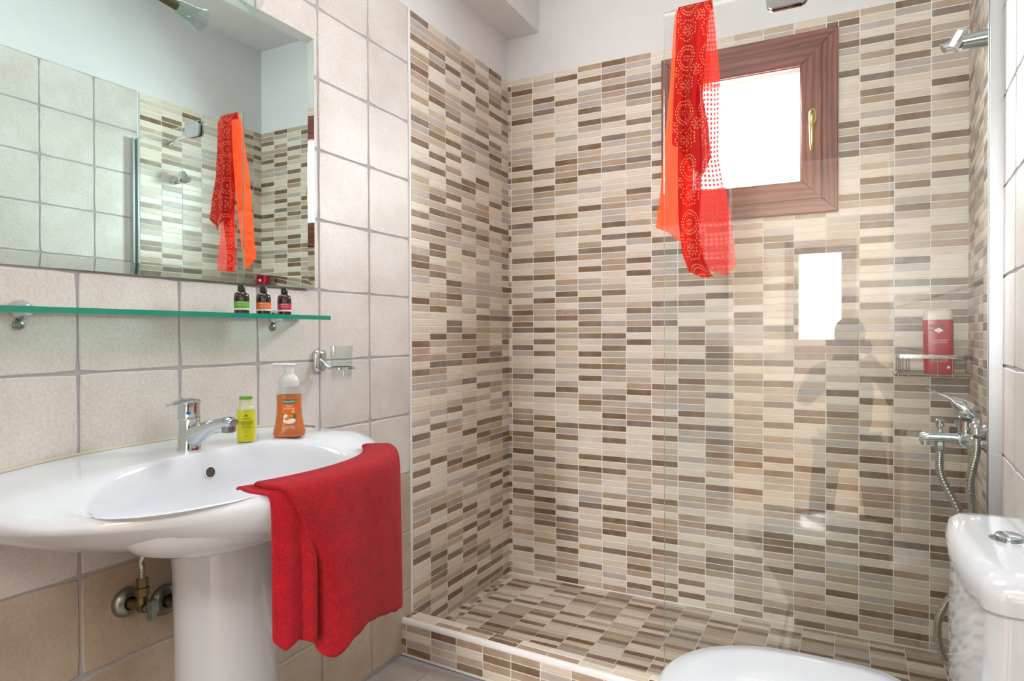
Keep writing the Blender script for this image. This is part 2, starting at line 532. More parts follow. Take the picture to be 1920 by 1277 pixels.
def lay_mosaic(parent, O, u, v, cols, rows, kind='wall', holes=(), gap=.0032, limit=300, seed=1, piece='mosaic_tile', dark_run=True):
    rnd = random.Random(seed)
    O, u, v = Vector(O), Vector(u).normalized(), Vector(v).normalized(); n = u.cross(v)
    pieces = []
    wts = [t[1] for t in TONES]
    for ci, (u0, u1) in enumerate(cols):
        since = rnd.randint(0, 3)
        for (v0, v1) in rows:
            while True:
                k = rnd.choices(range(8), wts)[0]
                if k <= 2 and since == 0 and rnd.random() < .90: continue
                if k > 2 and since >= 4 and rnd.random() < .55: continue
                break
            since = 0 if k <= 2 else since + 1
            rects = [(u0, u1, v0, v1)]
            for (h0, h1, g0, g1) in holes:
                new = []
                for (a, b, c, d) in rects:
                    if b <= h0 or a >= h1 or d <= g0 or c >= g1: new.append((a, b, c, d)); continue
                    if a < h0: new.append((a, h0, c, d))
                    if b > h1: new.append((h1, b, c, d))
                    m0, m1 = max(a, h0), min(b, h1)
                    if d > g1: new.append((m0, m1, g1, d))
                    if c < g0: new.append((m0, m1, c, g0))
                rects = new
            for (a, b, c, d) in rects:
                if b - a > gap + .004 and d - c > gap + .004:
                    pieces.append((a, b, c, d, k))
    rate = []
    for p in pieces:
        ctr = O + u * (p[0] + p[1]) / 2 + v * (p[2] + p[3]) / 2
        s = screen(ctr); area = 0
        if s and -10 < s[0] < 1930 and -10 < s[1] < 1287:
            dv = (CAMP - ctr); area = (p[1] - p[0]) * (p[3] - p[2]) * max(0, dv.normalized().dot(n)) / dv.length_squared
        rate.append(area)
    order = sorted(range(len(pieces)), key=lambda i: -rate[i])
    rest = MB(); rot = Matrix((u, v, n)).transposed().to_4x4()
    for r_, i in enumerate(order):
        a, b, c, d, k = pieces[i]
        me = chip_mesh(b - a - gap, d - c - gap, CHIP[kind][k])
        ctr = O + u * (a + b) / 2 + v * (c + d) / 2
        if r_ < limit:
            o = bpy.data.objects.new(piece, me); COL.objects.link(o); o.parent = parent
            m4 = rot.copy(); m4.translation = ctr - PARENT_WORLD.get(parent, Vector((0, 0, 0))); o.matrix_local = m4
        else:
            rest.cur = k
            vs = [rot.to_3x3() @ q.co + ctr for q in me.vertices]
            rest.add(vs, [tuple(f.vertices) for f in me.polygons])
    if rest.v:
        rest.build('mosaic_tiles', CHIP[kind], parent, kind='stuff', world=True)


def slab_tile(parent, O, u, v, a, b, c, d, mat, gap=.005, t=.005, name='wall_tile', seed=0):
    """one ceramic tile with softly uneven edges and eased arrises"""
    rnd = random.Random(seed)
    u, v = Vector(u).normalized(), Vector(v).normalized(); n = u.cross(v)
    w, h = (b - a - gap) / 2, (d - c - gap) / 2
    if w < .008 or h < .008: return
    nu, nv = 5, 5
    out = []
    for k in range(nu): out.append((-w + 2 * w * k / nu, -h))
    for k in range(nv): out.append((w, -h + 2 * h * k / nv))
    for k in range(nu): out.append((w - 2 * w * k / nu, h))
    for k in range(nv): out.append((-w, h - 2 * h * k / nv))
    j = [(x + rnd.uniform(-.0009, .0009), y + rnd.uniform(-.0009, .0009)) for x, y in out]
    # ease the corners
    for q in (0, nu, nu + nv, 2 * nu + nv):
        x, y = j[q]; j[q] = (x - math.copysign(.0022, x), y - math.copysign(.0022, y))
    e = .0022
    r0 = [Vector((x, y, 0)) for x, y in j]
    r1 = [Vector((x, y, t - e * .7)) for x, y in j]
    r2 = [Vector((x - math.copysign(min(e, abs(x)), x), y - math.copysign(min(e, abs(y)), y), t)) for x, y in j]
    mb = MB(); mb.loft([r0, r1, r2], True, False, True)
    o = mb.build(name, mat, parent)
    m4 = Matrix((u, v, n)).transposed().to_4x4(); m4.translation = Vector(O) + u * (a + b) / 2 + v * (c + d) / 2 - PARENT_WORLD.get(parent, Vector((0, 0, 0)))
    o.matrix_local = m4
    return o


# ------------------------------------------------------------------ room shell
WX = 1.738; SK = .049            # right wall leans in by SK per metre towards the camera
ru = Vector((-SK, -1, 0)).normalized(); rn = Vector((-1, SK, 0)).normalized()
CEIL = 2.70; YR = -3.05          # rear bathroom wall


def rwp(y, off=0, z=0):
    """point on the right wall at depth y, off metres proud of it"""
    return Vector((WX + SK * y, y, z)) + rn * off


WIN = (.708, 1.345, 1.531, 2.185)  # window opening on the back wall
b = MB()
T = .22
b.box((-.2, 0, -.05), (WIN[0] + .012, T, CEIL)); b.box((WIN[1] - .012, 0, -.05), (2.0, T, CEIL))
b.box((WIN[0] + .012, 0, -.05), (WIN[1] - .012, T, WIN[2] + .012)); b.box((WIN[0] + .012, 0, WIN[3] - .012), (WIN[1] - .012, T, CEIL))
wall_back = b.build('wall_back', M['plaster'], kind='structure')
b = MB(); b.box((-.2, YR - .12, -.05), (0, .0, CEIL)); wall_left = b.build('wall_left', M['plaster'], kind='structure')
b = MB()
q0, q1 = rwp(0), rwp(YR - .12)
b.loft([[(q0.x, 0, z), (q1.x, q1.y, z), (q1.x + .25, q1.y, z), (q0.x + .25, 0, z)] for z in (-.05, CEIL)])
wall_right = b.build('wall_right', M['plaster'], kind='structure')
# bathroom rear wall with the open doorway, and the room behind it
b = MB()
b.box((0, YR - .12, -.05), (.70, YR, CEIL)); b.box((.70, YR - .12, 2.12), (1.58, YR, CEIL))
wall_rear = b.build('wall_rear', M['plaster'], kind='structure')
b = MB(); b.box((-.2, YR - .12, CEIL), (2.0, T, CEIL + .1)); b.build('ceiling', M['plaster'], kind='structure')
b = MB(); b.box((0, YR, 2.418), (.160, 0, CEIL)); b.build('trim_1', M['plaster'], kind='structure')
b = MB()
b.box((-1.2, -5.6, CEIL), (3.2, YR - .12, CEIL + .1)); b.build('ceiling_bedroom', M['plaster'], kind='structure')
b = MB(); b.box((-1.2, -5.6, -.08), (3.2, YR - .12, -.004)); b.build('floor_bedroom', M['bedroom_wood'], kind='structure')
RW2 = (.93, 1.33, 1.02, 1.86)
b = MB()
b.box((-1.2, -5.6, -.05), (RW2[0], -5.4, CEIL)); b.box((RW2[1], -5.6, -.05), (3.2, -5.4, CEIL))
b.box((RW2[0], -5.6, -.05), (RW2[1], -5.4, RW2[2])); b.box((RW2[0], -5.6, RW2[3]), (RW2[1], -5.4, CEIL))
b.build('wall_bedroom_rear', M['bedroom'], kind='structure')
b = MB(); b.box((-1.3, -5.6, -.05), (-1.2, YR - .12, CEIL)); b.build('wall_bedroom_left', M['bedroom'], kind='structure')
b = MB(); b.box((3.2, -5.6, -.05), (3.3, YR - .12, CEIL)); b.build('wall_bedroom_right', M['bedroom'], kind='structure')
b = MB(); b.box((-1.2, YR - .13, -.05), (-.2, YR - .03, CEIL)); b.box((1.84, YR - .13, -.05), (3.2, YR - .03, CEIL))
b.build('wall_bedroom_front', M['bedroom'], kind='structure')

# floor with square stone tiles
b = MB(); b.box((-.1, YR - .12, -.06), (1.8, .0, -.004)); floor = b.build('floor', M['grout_grey'], kind='structure')
n_ = 0
for i in range(9):
    for k in range(11):
        x0 = -.05 + i * .203; y0 = -.80 - k * .203
        a_, b_ = max(x0, .002), min(x0 + .203, 1.60)
        if b_ - a_ < .02: continue
        slab_tile(floor, (0, 0, -.0045), (1, 0, 0), (0, 1, 0), a_, b_, y0 - .203, y0, M['stone_floor'], name='floor_tile', seed=900 + n_); n_ += 1

# left wall: big tiles, then the shower mosaic
EDGE = .0638 + 6 * PX            # mosaic edge, metres from the back wall
zc = [TILE_TOP] + [2.0384 - k * .203 for k in range(11)] + [0.0]
yc_ = [EDGE + .014, .925] + [.925 + .2125 * (k + 1) for k in range(10)]
yc_ = [y for y in yc_ if y < 3.0] + [3.05]
b = MB(); b.box((-.002, YR, 0), (.0035, -EDGE - .012, TILE_TOP)); b.build('tile_grout', M['grout_grey'], wall_left)
for i in range(len(yc_) - 1):
    for k in range(len(zc) - 1):
        m_ = M['stone_tan'] if zc[k] < .62 else M['stone']
        slab_tile(wall_left, (.0012, 0, 0), (0, -1, 0), (0, 0, -1), yc_[i], yc_[i + 1], -zc[k], -zc[k + 1], m_, seed=i * 40 + k) if False else \
            slab_tile(wall_left, (.0012, 0, 0), (0, 1, 0), (0, 0, 1), -yc_[i + 1], -yc_[i], zc[k + 1], zc[k], m_, seed=i * 40 + k)
b = MB(); b.box((-.002, -EDGE, 0), (.003, 0, TILE_TOP)); b.build('tile_grout', M['grout_white'], wall_left)
b = MB(); b.tube([(.0, -EDGE - .006, .0), (.0, -EDGE - .006, TILE_TOP)], .0075, 10); b.build('edge_strip', M['trim_white'], wall_left, smooth=True)
cols = [(-.0638, 0)] + [(-.0638 - (k + 1) * PX, -.0638 - k * PX) for k in range(6)]
lay_mosaic(wall_left, (.003, 0, 0), (0, 1, 0), (0, 0, 1), cols, ROWS, seed=11)
# back wall mosaic
b = MB()
for (x0, x1, z0, z1) in ((0, WIN[0], 0, TILE_TOP), (WIN[1], WX, 0, TILE_TOP), (WIN[0], WIN[1], 0, WIN[2]), (WIN[0], WIN[1], WIN[3], TILE_TOP)):
    b.box((x0, -.003, z0), (x1, .002, z1))
b.build('tile_grout', M['grout_white'], wall_back)
cols = [(.002, .02086)] + [(.02086 + k * PX, .02086 + (k + 1) * PX) for k in range(16)]
cols[-1] = (cols[-1][0], 1.737)
lay_mosaic(wall_back, (0, -.003, 0), (1, 0, 0), (0, 0, 1), cols, ROWS, holes=(WIN,), seed=23)
# right wall mosaic and big tiles
REDGE = .70
b = MB()
p0, p1 = rwp(0, .003), rwp(-REDGE, .003)
b.loft([[(p0.x, p0.y, z), (p1.x, p1.y, z), (p1.x + .006, p1.y, z), (p0.x + .006, p0.y, z)] for z in (0, TILE_TOP)]); b.build('tile_grout', M['grout_white'], wall_right)
uL = REDGE * math.sqrt(1 + SK * SK)
cs = [uL - k * PX for k in range(7)] + [0.0]
cols = [(cs[k + 1], cs[k]) for k in range(7)]
lay_mosaic(wall_right, tuple(rwp(0, .003)), tuple(ru), (0, 0, 1), cols, ROWS, seed=37)
b = MB(); p0, p1 = rwp(-REDGE - .012, .0035), rwp(YR, .0035)
b.loft([[(p0.x, p0.y, z), (p1.x, p1.y, z), (p1.x + .006, p1.y, z), (p0.x + .006, p0.y, z)] for z in (0, TILE_TOP)]); b.build('tile_grout', M['grout_grey'], wall_right)
ys = [REDGE + .012, .905] + [.905 + .2125 * (k + 1) for k in range(10)] + [3.05]
for i in range(len(ys) - 1):
    for k in range(len(zc) - 1):
        m_ = M['stone_tan'] if zc[k] < .62 else M['stone']
        slab_tile(wall_right, tuple(rwp(0, .0012)), tuple(ru), (0, 0, 1), ys[i], ys[i + 1], zc[k + 1], zc[k], m_, seed=700 + i * 40 + k)

# shower floor and kerb
SZ = .020


def kerb_out(x): return -.772 - .045 * x
def kerb_in(x): return -.703 - .045 * x


b = MB(); b.box((0, -.74, -.0), (WX - .01, -.0, SZ - .0015)); shower_floor = b.build('floor_shower', M['grout_white'], kind='structure')
fr = [(-k * PZ - PZ - .004, -k * PZ - .004) for k in range(28)]
cols = [(.002, .030), (.030, .0531)] + [(.0531 + k * PX, .0531 + (k + 1) * PX) for k in range(15)] + [(.0531 + 15 * PX, 1.70)]
lay_mosaic(shower_floor, (0, 0, SZ - .0015), (1, 0, 0), (0, 1, 0), cols, fr, kind='floor', seed=51, gap=.0024)
KX = 1.70; KT = .124
b = MB()
rings = []
for x in (0.001, KX):
    yo, yi = kerb_out(x), kerb_in(x); r = .012; prof = [(yi, 0.0), (yi, KT - .0015)]
    prof += [(yo + r - r * math.sin(a), KT - .0015 - r + r * math.cos(a)) for a in (0, pi / 8, pi / 4, 3 * pi / 8, pi / 2)]
    prof += [(yo, 0.0)]
    rings.append([(x, y, z) for y, z in prof])
b.loft(rings); kerb = b.build('trim_2', M['grout_white'], kind='structure', smooth=True, auto=30)
# rounded white nosing along the front arris
b = MB(); rings = []
for x in (.001, KX):
    yo = kerb_out(x); r = .0135
    ring = [(x, yo + r - r * math.cos(a) * 1.06, KT - r + r * math.sin(a) * 1.08) for a in [k * pi / 12 for k in range(7)]]
    ring += [(x, yo + r, KT - r)]
    rings.append(ring)
b.loft(rings); b.build('nosing', M['trim_white'], kerb, smooth=True, auto=50)
ku = Vector((1, -.045, 0)).normalized()
for rrow, st in ((0, .055), (1, .055)):
    v0 = .0165 + rrow * PZ
    cols = [(.004, st - .03)] + [(st - .03 + k * .1065 + (.0 if rrow == 0 else 0), st - .03 + (k + 1) * .1065) for k in range(15)]
    # rows run back from the nosing
    lay_mosaic(kerb, (0, kerb_out(0), KT - .0015), tuple(ku), (-ku.y, ku.x, 0), cols, [(v0, v0 + PZ * .96)], kind='floor', seed=61 + rrow, limit=60)
cols = [(.004, .028)] + [(.028 + k * .104, .028 + (k + 1) * .104) for k in range(16)]
lay_mosaic(kerb, (0, kerb_out(0), 0), tuple(ku), (0, 0, 1), cols, [(KT - .0135 - (k + 1) * PZ, KT - .0135 - k * PZ) for k in range(4)], seed=71, limit=120)


# ------------------------------------------------------------------ windows
def mitred(parent, x0, x1, z0, z1, w, y0, y1, bev=.004, name='frame_rail'):
    """four mitred members, each with its length along local x so that the grain runs along it"""
    cx, cz = (x0 + x1) / 2, (z0 + z1) / 2
    for (L, D, ang) in ((x1 - x0, (z1 - z0) / 2, 0), (x1 - x0, (z1 - z0) / 2, pi), (z1 - z0, (x1 - x0) / 2, pi / 2), (z1 - z0, (x1 - x0) / 2, -pi / 2)):
        mb = MB()
        h = L / 2
        ring = lambda y, e=0: [(-h + e, y, D - e), (h - e, y, D - e), (h - w + e * 0, y, D - w + e), (-h + w, y, D - w + e)]
        mb.loft([ring(y1), ring(y0 + bev), ring(y0, bev)])
        o = mb.build(name, M['wood'], parent)
        o.matrix_local = Matrix.Translation(Vector((cx, 0, cz)) - PARENT_WORLD.get(parent, Vector((0, 0, 0)))) @ Matrix.Rotation(ang, 4, 'Y')


win = bpy.data.objects.new('window_1', None); COL.objects.link(win); win['kind'] = 'structure'; PARENT_WORLD[win] = Vector((0, 0, 0))
win.location = (0, 0, 0)
mitred(win, WIN[0], WIN[1], WIN[2], WIN[3], .062, -.020, .07, name='frame_rail')
SX0, SX1, SZ0, SZ1 = WIN[0] + .052, WIN[1] - .052, WIN[2] + .050, WIN[3] - .050
mitred(win, SX0, SX1, SZ0, SZ1, .070, -.027, .05, .003, name='sash_rail')
mitred(win, SX0 + .068, SX1 - .068, SZ0 + .068, SZ1 - .068, .006, -.020, .02, .003, name='glazing_bead')
b = MB(); b.box((SX0 + .065, .008, SZ0 + .065), (SX1 - .065, .012, SZ1 - .065)); b.build('pane', M['window_glass'], win)
b = MB()
hm = frame((1.262, -.034, 1.872), (1, 0, 0), (0, -1, 0))
b.lathe([(.0001, .010), (.010, .009), (.0145, .006), (.0155, 0)][::-1], hm, 24, 1, 2.0)
b.build('handle_plate', M['brass'], win, smooth=True, label='oval brass plate behind the handle')
b = MB(); b.tube([(1.262, -.034, 1.872), (1.262, -.075, 1.872)], .007, 12)
b.tube(spline([(1.262, -.070, 1.880), (1.262, -.084, 1.862), (1.262, -.088, 1.82), (1.262, -.083, 1.765), (1.262, -.076, 1.742)], 5), [.006, .008, .009, .0095, .0095, .0095, .0095, .0092, .009, .0088, .0085, .008, .0075, .0072, .007, .0065, .006, .0055, .005, .004, .002], 12)
b.build('window_handle', M['brass'], win, smooth=True, label='brass lever window handle')
for sx in (0, 1):
    pass
# bedroom window behind the camera, the one the shower glass reflects
w2 = bpy.data.objects.new('window_2', None); COL.objects.link(w2); w2['kind'] = 'structure'; PARENT_WORLD[w2] = Vector((0, 0, 0))
for (sx0, sx1, sz0, sz1, wd, y0, y1, nm) in ((RW2[0] - .10, RW2[1] + .10, RW2[2] - .10, RW2[3] + .10, .12, 5.38, 5.47, 'frame_rail'),):
    cx, cz = (sx0 + sx1) / 2, (sz0 + sz1) / 2
    for (L, D, ang) in ((sx1 - sx0, (sz1 - sz0) / 2, 0), (sx1 - sx0, (sz1 - sz0) / 2, pi), (sz1 - sz0, (sx1 - sx0) / 2, pi / 2), (sz1 - sz0, (sx1 - sx0) / 2, -pi / 2)):
        mb = MB(); h = L / 2
        mb.loft([[(-h, y, D), (h, y, D), (h - wd, y, D - wd), (-h + wd, y, D - wd)] for y in (-y1, -y0)])
        o = mb.build(nm, M['wood'], w2); o.matrix_local = Matrix.Translation((cx, 0, cz)) @ Matrix.Rotation(ang, 4, 'Y')
b = MB(); b.box((RW2[0], -5.47, RW2[2]), (RW2[1], -5.465, RW2[3])); b.build('pane', M['window_glass'], w2)

# ------------------------------------------------------------------ mirror (hung a touch out of true)
mir = thing('mirror', 'large rectangular wall mirror above the washbasin and the glass shelf', 'mirror', (.022, -1.168, 1.229))
mn = Vector((1, -.0174, -.0042)).normalized()
mm = frame((.022, -1.168, 1.229), (0, -1, 0), mn)      # local x runs left in the picture, z = normal
up = mm.to_3x3().inverted() @ Vector((0, 0, 1)); sgn = 1 if up.y > 0 else -1
W_, H_ = 1.05, .706
bv = .025


def mrect(e, z): return [mm @ Vector((x, sgn * y, z)) for x, y in ((e, e), (W_ - e, e), (W_ - e, H_ - e), (e, H_ - e))]


b = MB(); b.loft([mrect(0, -.0022), mrect(bv, 0)], True, False, True); b.build('mirror_glass', M['mirror'], mir, world=True)
b = MB(); b.loft([mrect(0, -.0024), mrect(0, -.006)], True, True, True); b.build('mirror_back', M['mirror_edge'], mir, world=True)
for (x, y) in ((.10, .05), (.95, .05), (.10, .65), (.95, .65)):
    b = MB(); p = mm @ Vector((x, sgn * y, -.006)); b.tube([p, (0.004, p.y, p.z)], .012, 12)
    b.build('wall_spacer', M['chrome_dull'], mir, world=True)

# ------------------------------------------------------------------ glass shelf with brackets
sh = thing('glass_shelf', 'long green-edged glass shelf on chrome brackets under the mirror', 'shelf', (0, -1.6, 1.143))
SY0, SY1, SZs = -2.20, -1.209, 1.1445
b = MB(); b.cur = 0
x0, x1 = .012, .120; zt, zb = SZs + .005, SZs - .006
vs = [(x0, SY0, zb), (x1, SY0, zb), (x1, SY1, zb), (x0, SY1, zb), (x0, SY0, zt), (x1, SY0, zt), (x1, SY1, zt), (x0, SY1, zt)]
b.add(vs, [(0, 3, 2, 1), (4, 5, 6, 7)]); b.cur = 1
b.add(vs, [(0, 1, 5, 4), (1, 2, 6, 5), (2, 3, 7, 6), (3, 0, 4, 7)])
b.build('glass_plate', [M['shelf_glass'], M['shelf_edge']], sh, world=True)
for y in (-1.872, -1.300):
    m4 = frame((.006, y, 1.146), (0, 1, 0), (1, 0, 0))
    b = MB(); b.lathe([(.019, 0), (.0195, .004), (.017, .011), (.012, .020), (.010, .032), (.008, .034)], m4, 28)
    br = b.build('bracket', M['chrome'], sh, world=True, smooth=True)
    b = MB(); b.lathe([(.009, 0), (.009, .004), (.007, .0055)], frame((.006, y - .004, 1.118), (0, 1, 0), (1, 0, 0)), 20)
    b.build('screw_cover', M['chrome_dull'], br, world=True, smooth=True)


# ------------------------------------------------------------------ small amber toiletry bottles
def face_frame(x, y, z, toward=(1.384, -2.497)):
    d = Vector((toward[0] - x, toward[1] - y, 0)).normalized()
    return frame((x, y, z), Vector((0, 0, 1)).cross(d), d), d


def arc_band(mb, cx, cy, r, z0, z1, ang, half, n=14):
    vs = []; fs = []
    for i in range(n + 1):
        a = ang - half + 2 * half * i / n
        for z in (z0, z1): vs.append((cx + r * math.cos(a), cy + r * math.sin(a), z))
    for i in range(n): fs.append((2 * i, 2 * i + 2, 2 * i + 3, 2 * i + 1))
    mb.add(vs, fs)


def amber_bottle(y, x, label, key, words):
    z0 = SZs + .0052; r = .0165; hb = .050
    t = thing('toiletry_bottle', label, 'bottle', (x, y, z0), 'amber toiletry bottles on the glass shelf')
    b = MB(); b.lathe([(r * .9, 0), (r, .0012), (r, hb - .009), (r * .93, hb - .004), (r * .72, hb), (.0075, hb + .002), (.0072, hb + .004)], Matrix.Translation((x, y, z0)), 32)
    body = b.build('body', M['amber'], t, world=True, smooth=True)
    b = MB()
    b.lathe([(.0082, hb + .0025), (.0084, hb + .0045), (.0082, hb + .0165), (.0076, hb + .0175)], Matrix.Translation((x, y, z0)), 28)
    b.build('cap', M['black'], t, world=True, smooth=True)
    ff, d = face_frame(x, y, z0); ang = math.atan2(d.y, d.x)
    b = MB(); b.cur = 0; arc_band(b, x, y, r + .0003, z0 + .028, z0 + .037, ang, 1.5)
    b.cur = 1; arc_band(b, x, y, r + .0003, z0 + .0115, z0 + .028, ang, 1.5)
    b.cur = 2; arc_band(b, x, y, r + .0003, z0 + .0080, z0 + .0115, ang, 1.5)
    lb = b.build('label', [M['label_dark'], M[key], M['label_white']], t, world=True)
    # emblem: small square outline
    o = Vector((x, y, 0)) + d * (r + .0009)
    def fm(dz): m_ = ff.copy(); m_.translation = Vector((o.x, o.y, z0 + dz)); return m_
    b = MB(); m_ = fm(.0325)
    for (ax, ay, bx, by) in ((-.0042, -.0042, .0042, -.0038), (-.0042, .0038, .0042, .0042), (-.0042, -.0042, -.0038, .0042), (.0038, -.0042, .0042, .0042), (-.002, -.0002, .002, .001), (-.0017, -.0015, -.0012, .002), (.0012, -.0015, .0017, .002)):
        b.box((ax, ay, 0), (bx, by, .0002), m_)
    b.build('emblem', M['ink_pale'], lb, world=True)
    for s_, dz, w_ in words:
        text(s_, w_, M['ink_white'], lb, fm(dz))


HW = .0068
amber_bottle(-1.466, .092, 'small amber bottle with black cap and green label, nearest the mirror centre', 'label_green', (('Santorini', .0255, .0052), ('BODY MILK', .0205, .0033), ('with olive and aloe', .0175, .0022), ('moisturizing', .0140, .0022)))
amber_bottle(-1.404, .092, 'small amber bottle with black cap and orange label, middle of the three', 'label_orange', (('Santorini', .0255, .0052), ('SHAMPOO', .0205, .0033), ('with honey and citrus', .0175, .0022), ('all hair types', .0140, .0022)))
amber_bottle(-1.340, .092, 'small amber bottle with black cap and crimson label above the shelf bracket', 'label_crimson', (('Santorini', .0255, .0048), ('CONDITIONER', .0205, .0030), ('with rose pepper', .0175, .0022), ('all hair types', .0140, .0022)))

# ------------------------------------------------------------------ tumbler holder and glass
th = thing('tumbler_holder', 'chrome wall bracket with a ring holding the drinking glass', 'holder', (.007, -1.148, 1.02))


def rrect(w, h, r, n=5):
    out = []
    for cx, cy, a0 in ((w - r, h - r, 0), (-w + r, h - r, pi / 2), (-w + r, -h + r, pi), (w - r, -h + r, 1.5 * pi)):
        for k in range(n + 1): out.append((cx + r * math.cos(a0 + pi / 2 * k / n), cy + r * math.sin(a0 + pi / 2 * k / n)))
    return out


pm = frame((.0062, -1.143, 1.024), (0, 1, 0), (1, 0, 0))
b = MB(); b.loft([[pm @ Vector((x, y, z)) for x, y in rrect(w, h, min(w, h) * .7)] for w, h, z in ((.023, .034, 0), (.023, .034, .004), (.021, .032, .010), (.016, .027, .015), (.008, .018, .017))])
b.build('wall_plate', M['chrome'], th, world=True, smooth=True)
RC = (.082, -1.130, 1.004)
b = MB(); b.tube(spline([(.018, -1.150, 1.028), (.028, -1.148, 1.020), (.042, -1.143, 1.008), (.050, -1.136, 1.0035)], 6), .0055, 12); b.build('arm', M['chrome'], th, world=True, smooth=True)
b = MB(); n = 40; rings = []
for k in range(n):
    a = 2 * pi * k / n
    c_, s_ = math.cos(a), math.sin(a)
    rings.append([(RC[0] + (r) * c_, RC[1] + r * s_ * 1.0, RC[2] + z) for r, z in ((.0330, -.003), (.0375, -.003), (.0378, .002), (.0330, .003))])
rings.append(rings[0]); b.loft(rings, True, False, False); b.build('ring', M['chrome'], th, world=True, smooth=True)
tg = thing('drinking_glass', 'clear drinking glass standing in the chrome wall ring', 'glass', (RC[0], RC[1], RC[2] - .032))
b = MB()
b.lathe([(.0265, -.034), (.0275, -.032), (.0315, .062), (.0322, .063), (.0312, .062), (.0262, -.024), (.0001, -.024)], Matrix.Translation(RC), 36, cap=False)
b.lathe([(.0265, -.034), (.0001, -.034)], Matrix.Translation(RC), 36, cap=False)
b.build('tumbler', M['clear_glass'], tg, world=True, smooth=True)

# ------------------------------------------------------------------ lamps over the mirror
lp = thing('mirror_lamp', 'wall lamp with a flared clear glass shade in front of the mirror top', 'lamp', (.10, -1.5, 1.95))
ax0 = Vector((.115, -1.85, 1.905)); ax1 = Vector((.105, -1.600, 1.806))
dirn = Vector((0, .26, -.035)).normalized()
tip = Vector((.12, -1.445, 1.888))
S0 = tip - dirn * .062
b = MB(); b.tube([S0 - dirn * .12, S0 - dirn * .03, S0], [.012, .012, .0115], 20); b.build('socket', M['brass_old'], lp, world=True, smooth=True, label='dark metal lamp socket')
b = MB(); m4 = frame(S0 - dirn * .006, (1, 0, 0), dirn)
b.lathe([(.012, 0), (.017, .010), (.020, .025), (.0225, .045), (.027, .062), (.031, .070)], m4, 36, cap=False); b.build('glass_shade', M['smoked_glass'], lp, world=True, smooth=True)
b = MB(); b.tube(spline([S0 - dirn * .11, S0 - dirn * .17 + Vector((-.01, 0, .03)), (.05, -1.66, 2.04), (.004, -1.66, 2.05)], 6), .006, 10)
b.lathe([(.03, 0), (.03, .006), (.024, .012)], frame((.0065, -1.66, 2.05), (0, 1, 0), (1, 0, 0)), 28)
b.build('wall_arm', M['chrome'], lp, world=True, smooth=True)


# ------------------------------------------------------------------ washbasin
YC = -1.57; BD, BA = .487, .47
NP = 96
basin = thing('washbasin', 'wide white ceramic washbasin on a pedestal against the tiled wall', 'washbasin', (.2, YC, .80))


def outl(sx, sy, x0=0.004, nfront=76):
    pts = []
    for k in range(nfront):
        a = -pi / 2 + pi * k / (nfront - 1)
        c_, s_ = math.cos(a), math.sin(a)
        pts.append([x0 + (BD - x0) * sx * abs(c_) ** .97, YC + BA * sy * (abs(s_) ** .97) * (1 if s_ > 0 else -1)])
    nb = NP - nfront
    for k in range(1, nb + 1):
        pts.append([x0, YC + BA * sy * (1 - 2 * k / (nb + 1))])
    return pts


BX, BY, BHX, BHY = .302, -1.612, .148, .297


def oval(k, f, e=2.25):
    """bowl ring matched index by index to the outline"""
    p = outl(1, 1)[k]; a = math.atan2((p[1] - BY) / BHY, (p[0] - BX) / BHX); c_, s_ = math.cos(a), math.sin(a)
    r = (abs(c_) ** e + abs(s_) ** e) ** (-1 / e)
    return BX + BHX * f * r * c_, BY + BHY * f * r * s_


def rim_z(x, y):
    q = max(0, min(1, (.285 - x) / .13)); back = q * q * (3 - 2 * q); t_ = min(1.1, abs(y - YC) / BA)
    drop = .020 if y > YC else .006
    return .815 + .036 * back * (1 - .85 * t_ ** 3.5) + .014 * max(0, 1 - x / .05) * (1 - .6 * t_ ** 3) - drop * t_ ** 2 * (1 - back)


OUT = outl(1, 1)
rings = []
for sx, sy, z in ((.50, .26, .655), (.54, .34, .664), (.72, .52, .695), (.86, .66, .715), (.94, .78, .738), (.985, .89, .762), (1.0, .965, .785)):
    rings.append([(x, y, z) for x, y in outl(sx, sy)])
for (e, dz) in ((1.0, -.018), (.993, -.008), (.975, -.001)):
    rings.append([(max(.004, .004 + (x - .004) * e), YC + (y - YC) * e, rim_z(x, y) + dz) for x, y in OUT])
for w in (.25, .5, .75, .92, 1.0):
    r_ = []
    for k, (x, y) in enumerate(OUT):
        ex, ey = .004 + (x - .004) * .975, YC + (y - YC) * .975
        ox, oy = oval(k, 1.04)
        px, py = ex + (ox - ex) * w, ey + (oy - ey) * w
        r_.append((px, py, rim_z(px, py) + .002 * math.sin(pi * w)))
    rings.append(r_)
for f, dz in ((1.02, -.0004), (1.0, -.0025), (.982, -.0075), (.965, -.015), (.945, -.026), (.915, -.045), (.87, -.070), (.78, -.097), (.60, -.118), (.35, -.128), (.10, -.131)):
    r_ = []
    for k in range(NP):
        p = oval(k, f); w = min(1, -dz / .05)
        r_.append((p[0], p[1], rim_z(*p) * (1 - w) + .823 * w + dz))
    rings.append(r_)
b = MB(); b.loft(rings)
bowl = b.build('bowl', M['porcelain'], basin, world=True, smooth=True, auto=80)
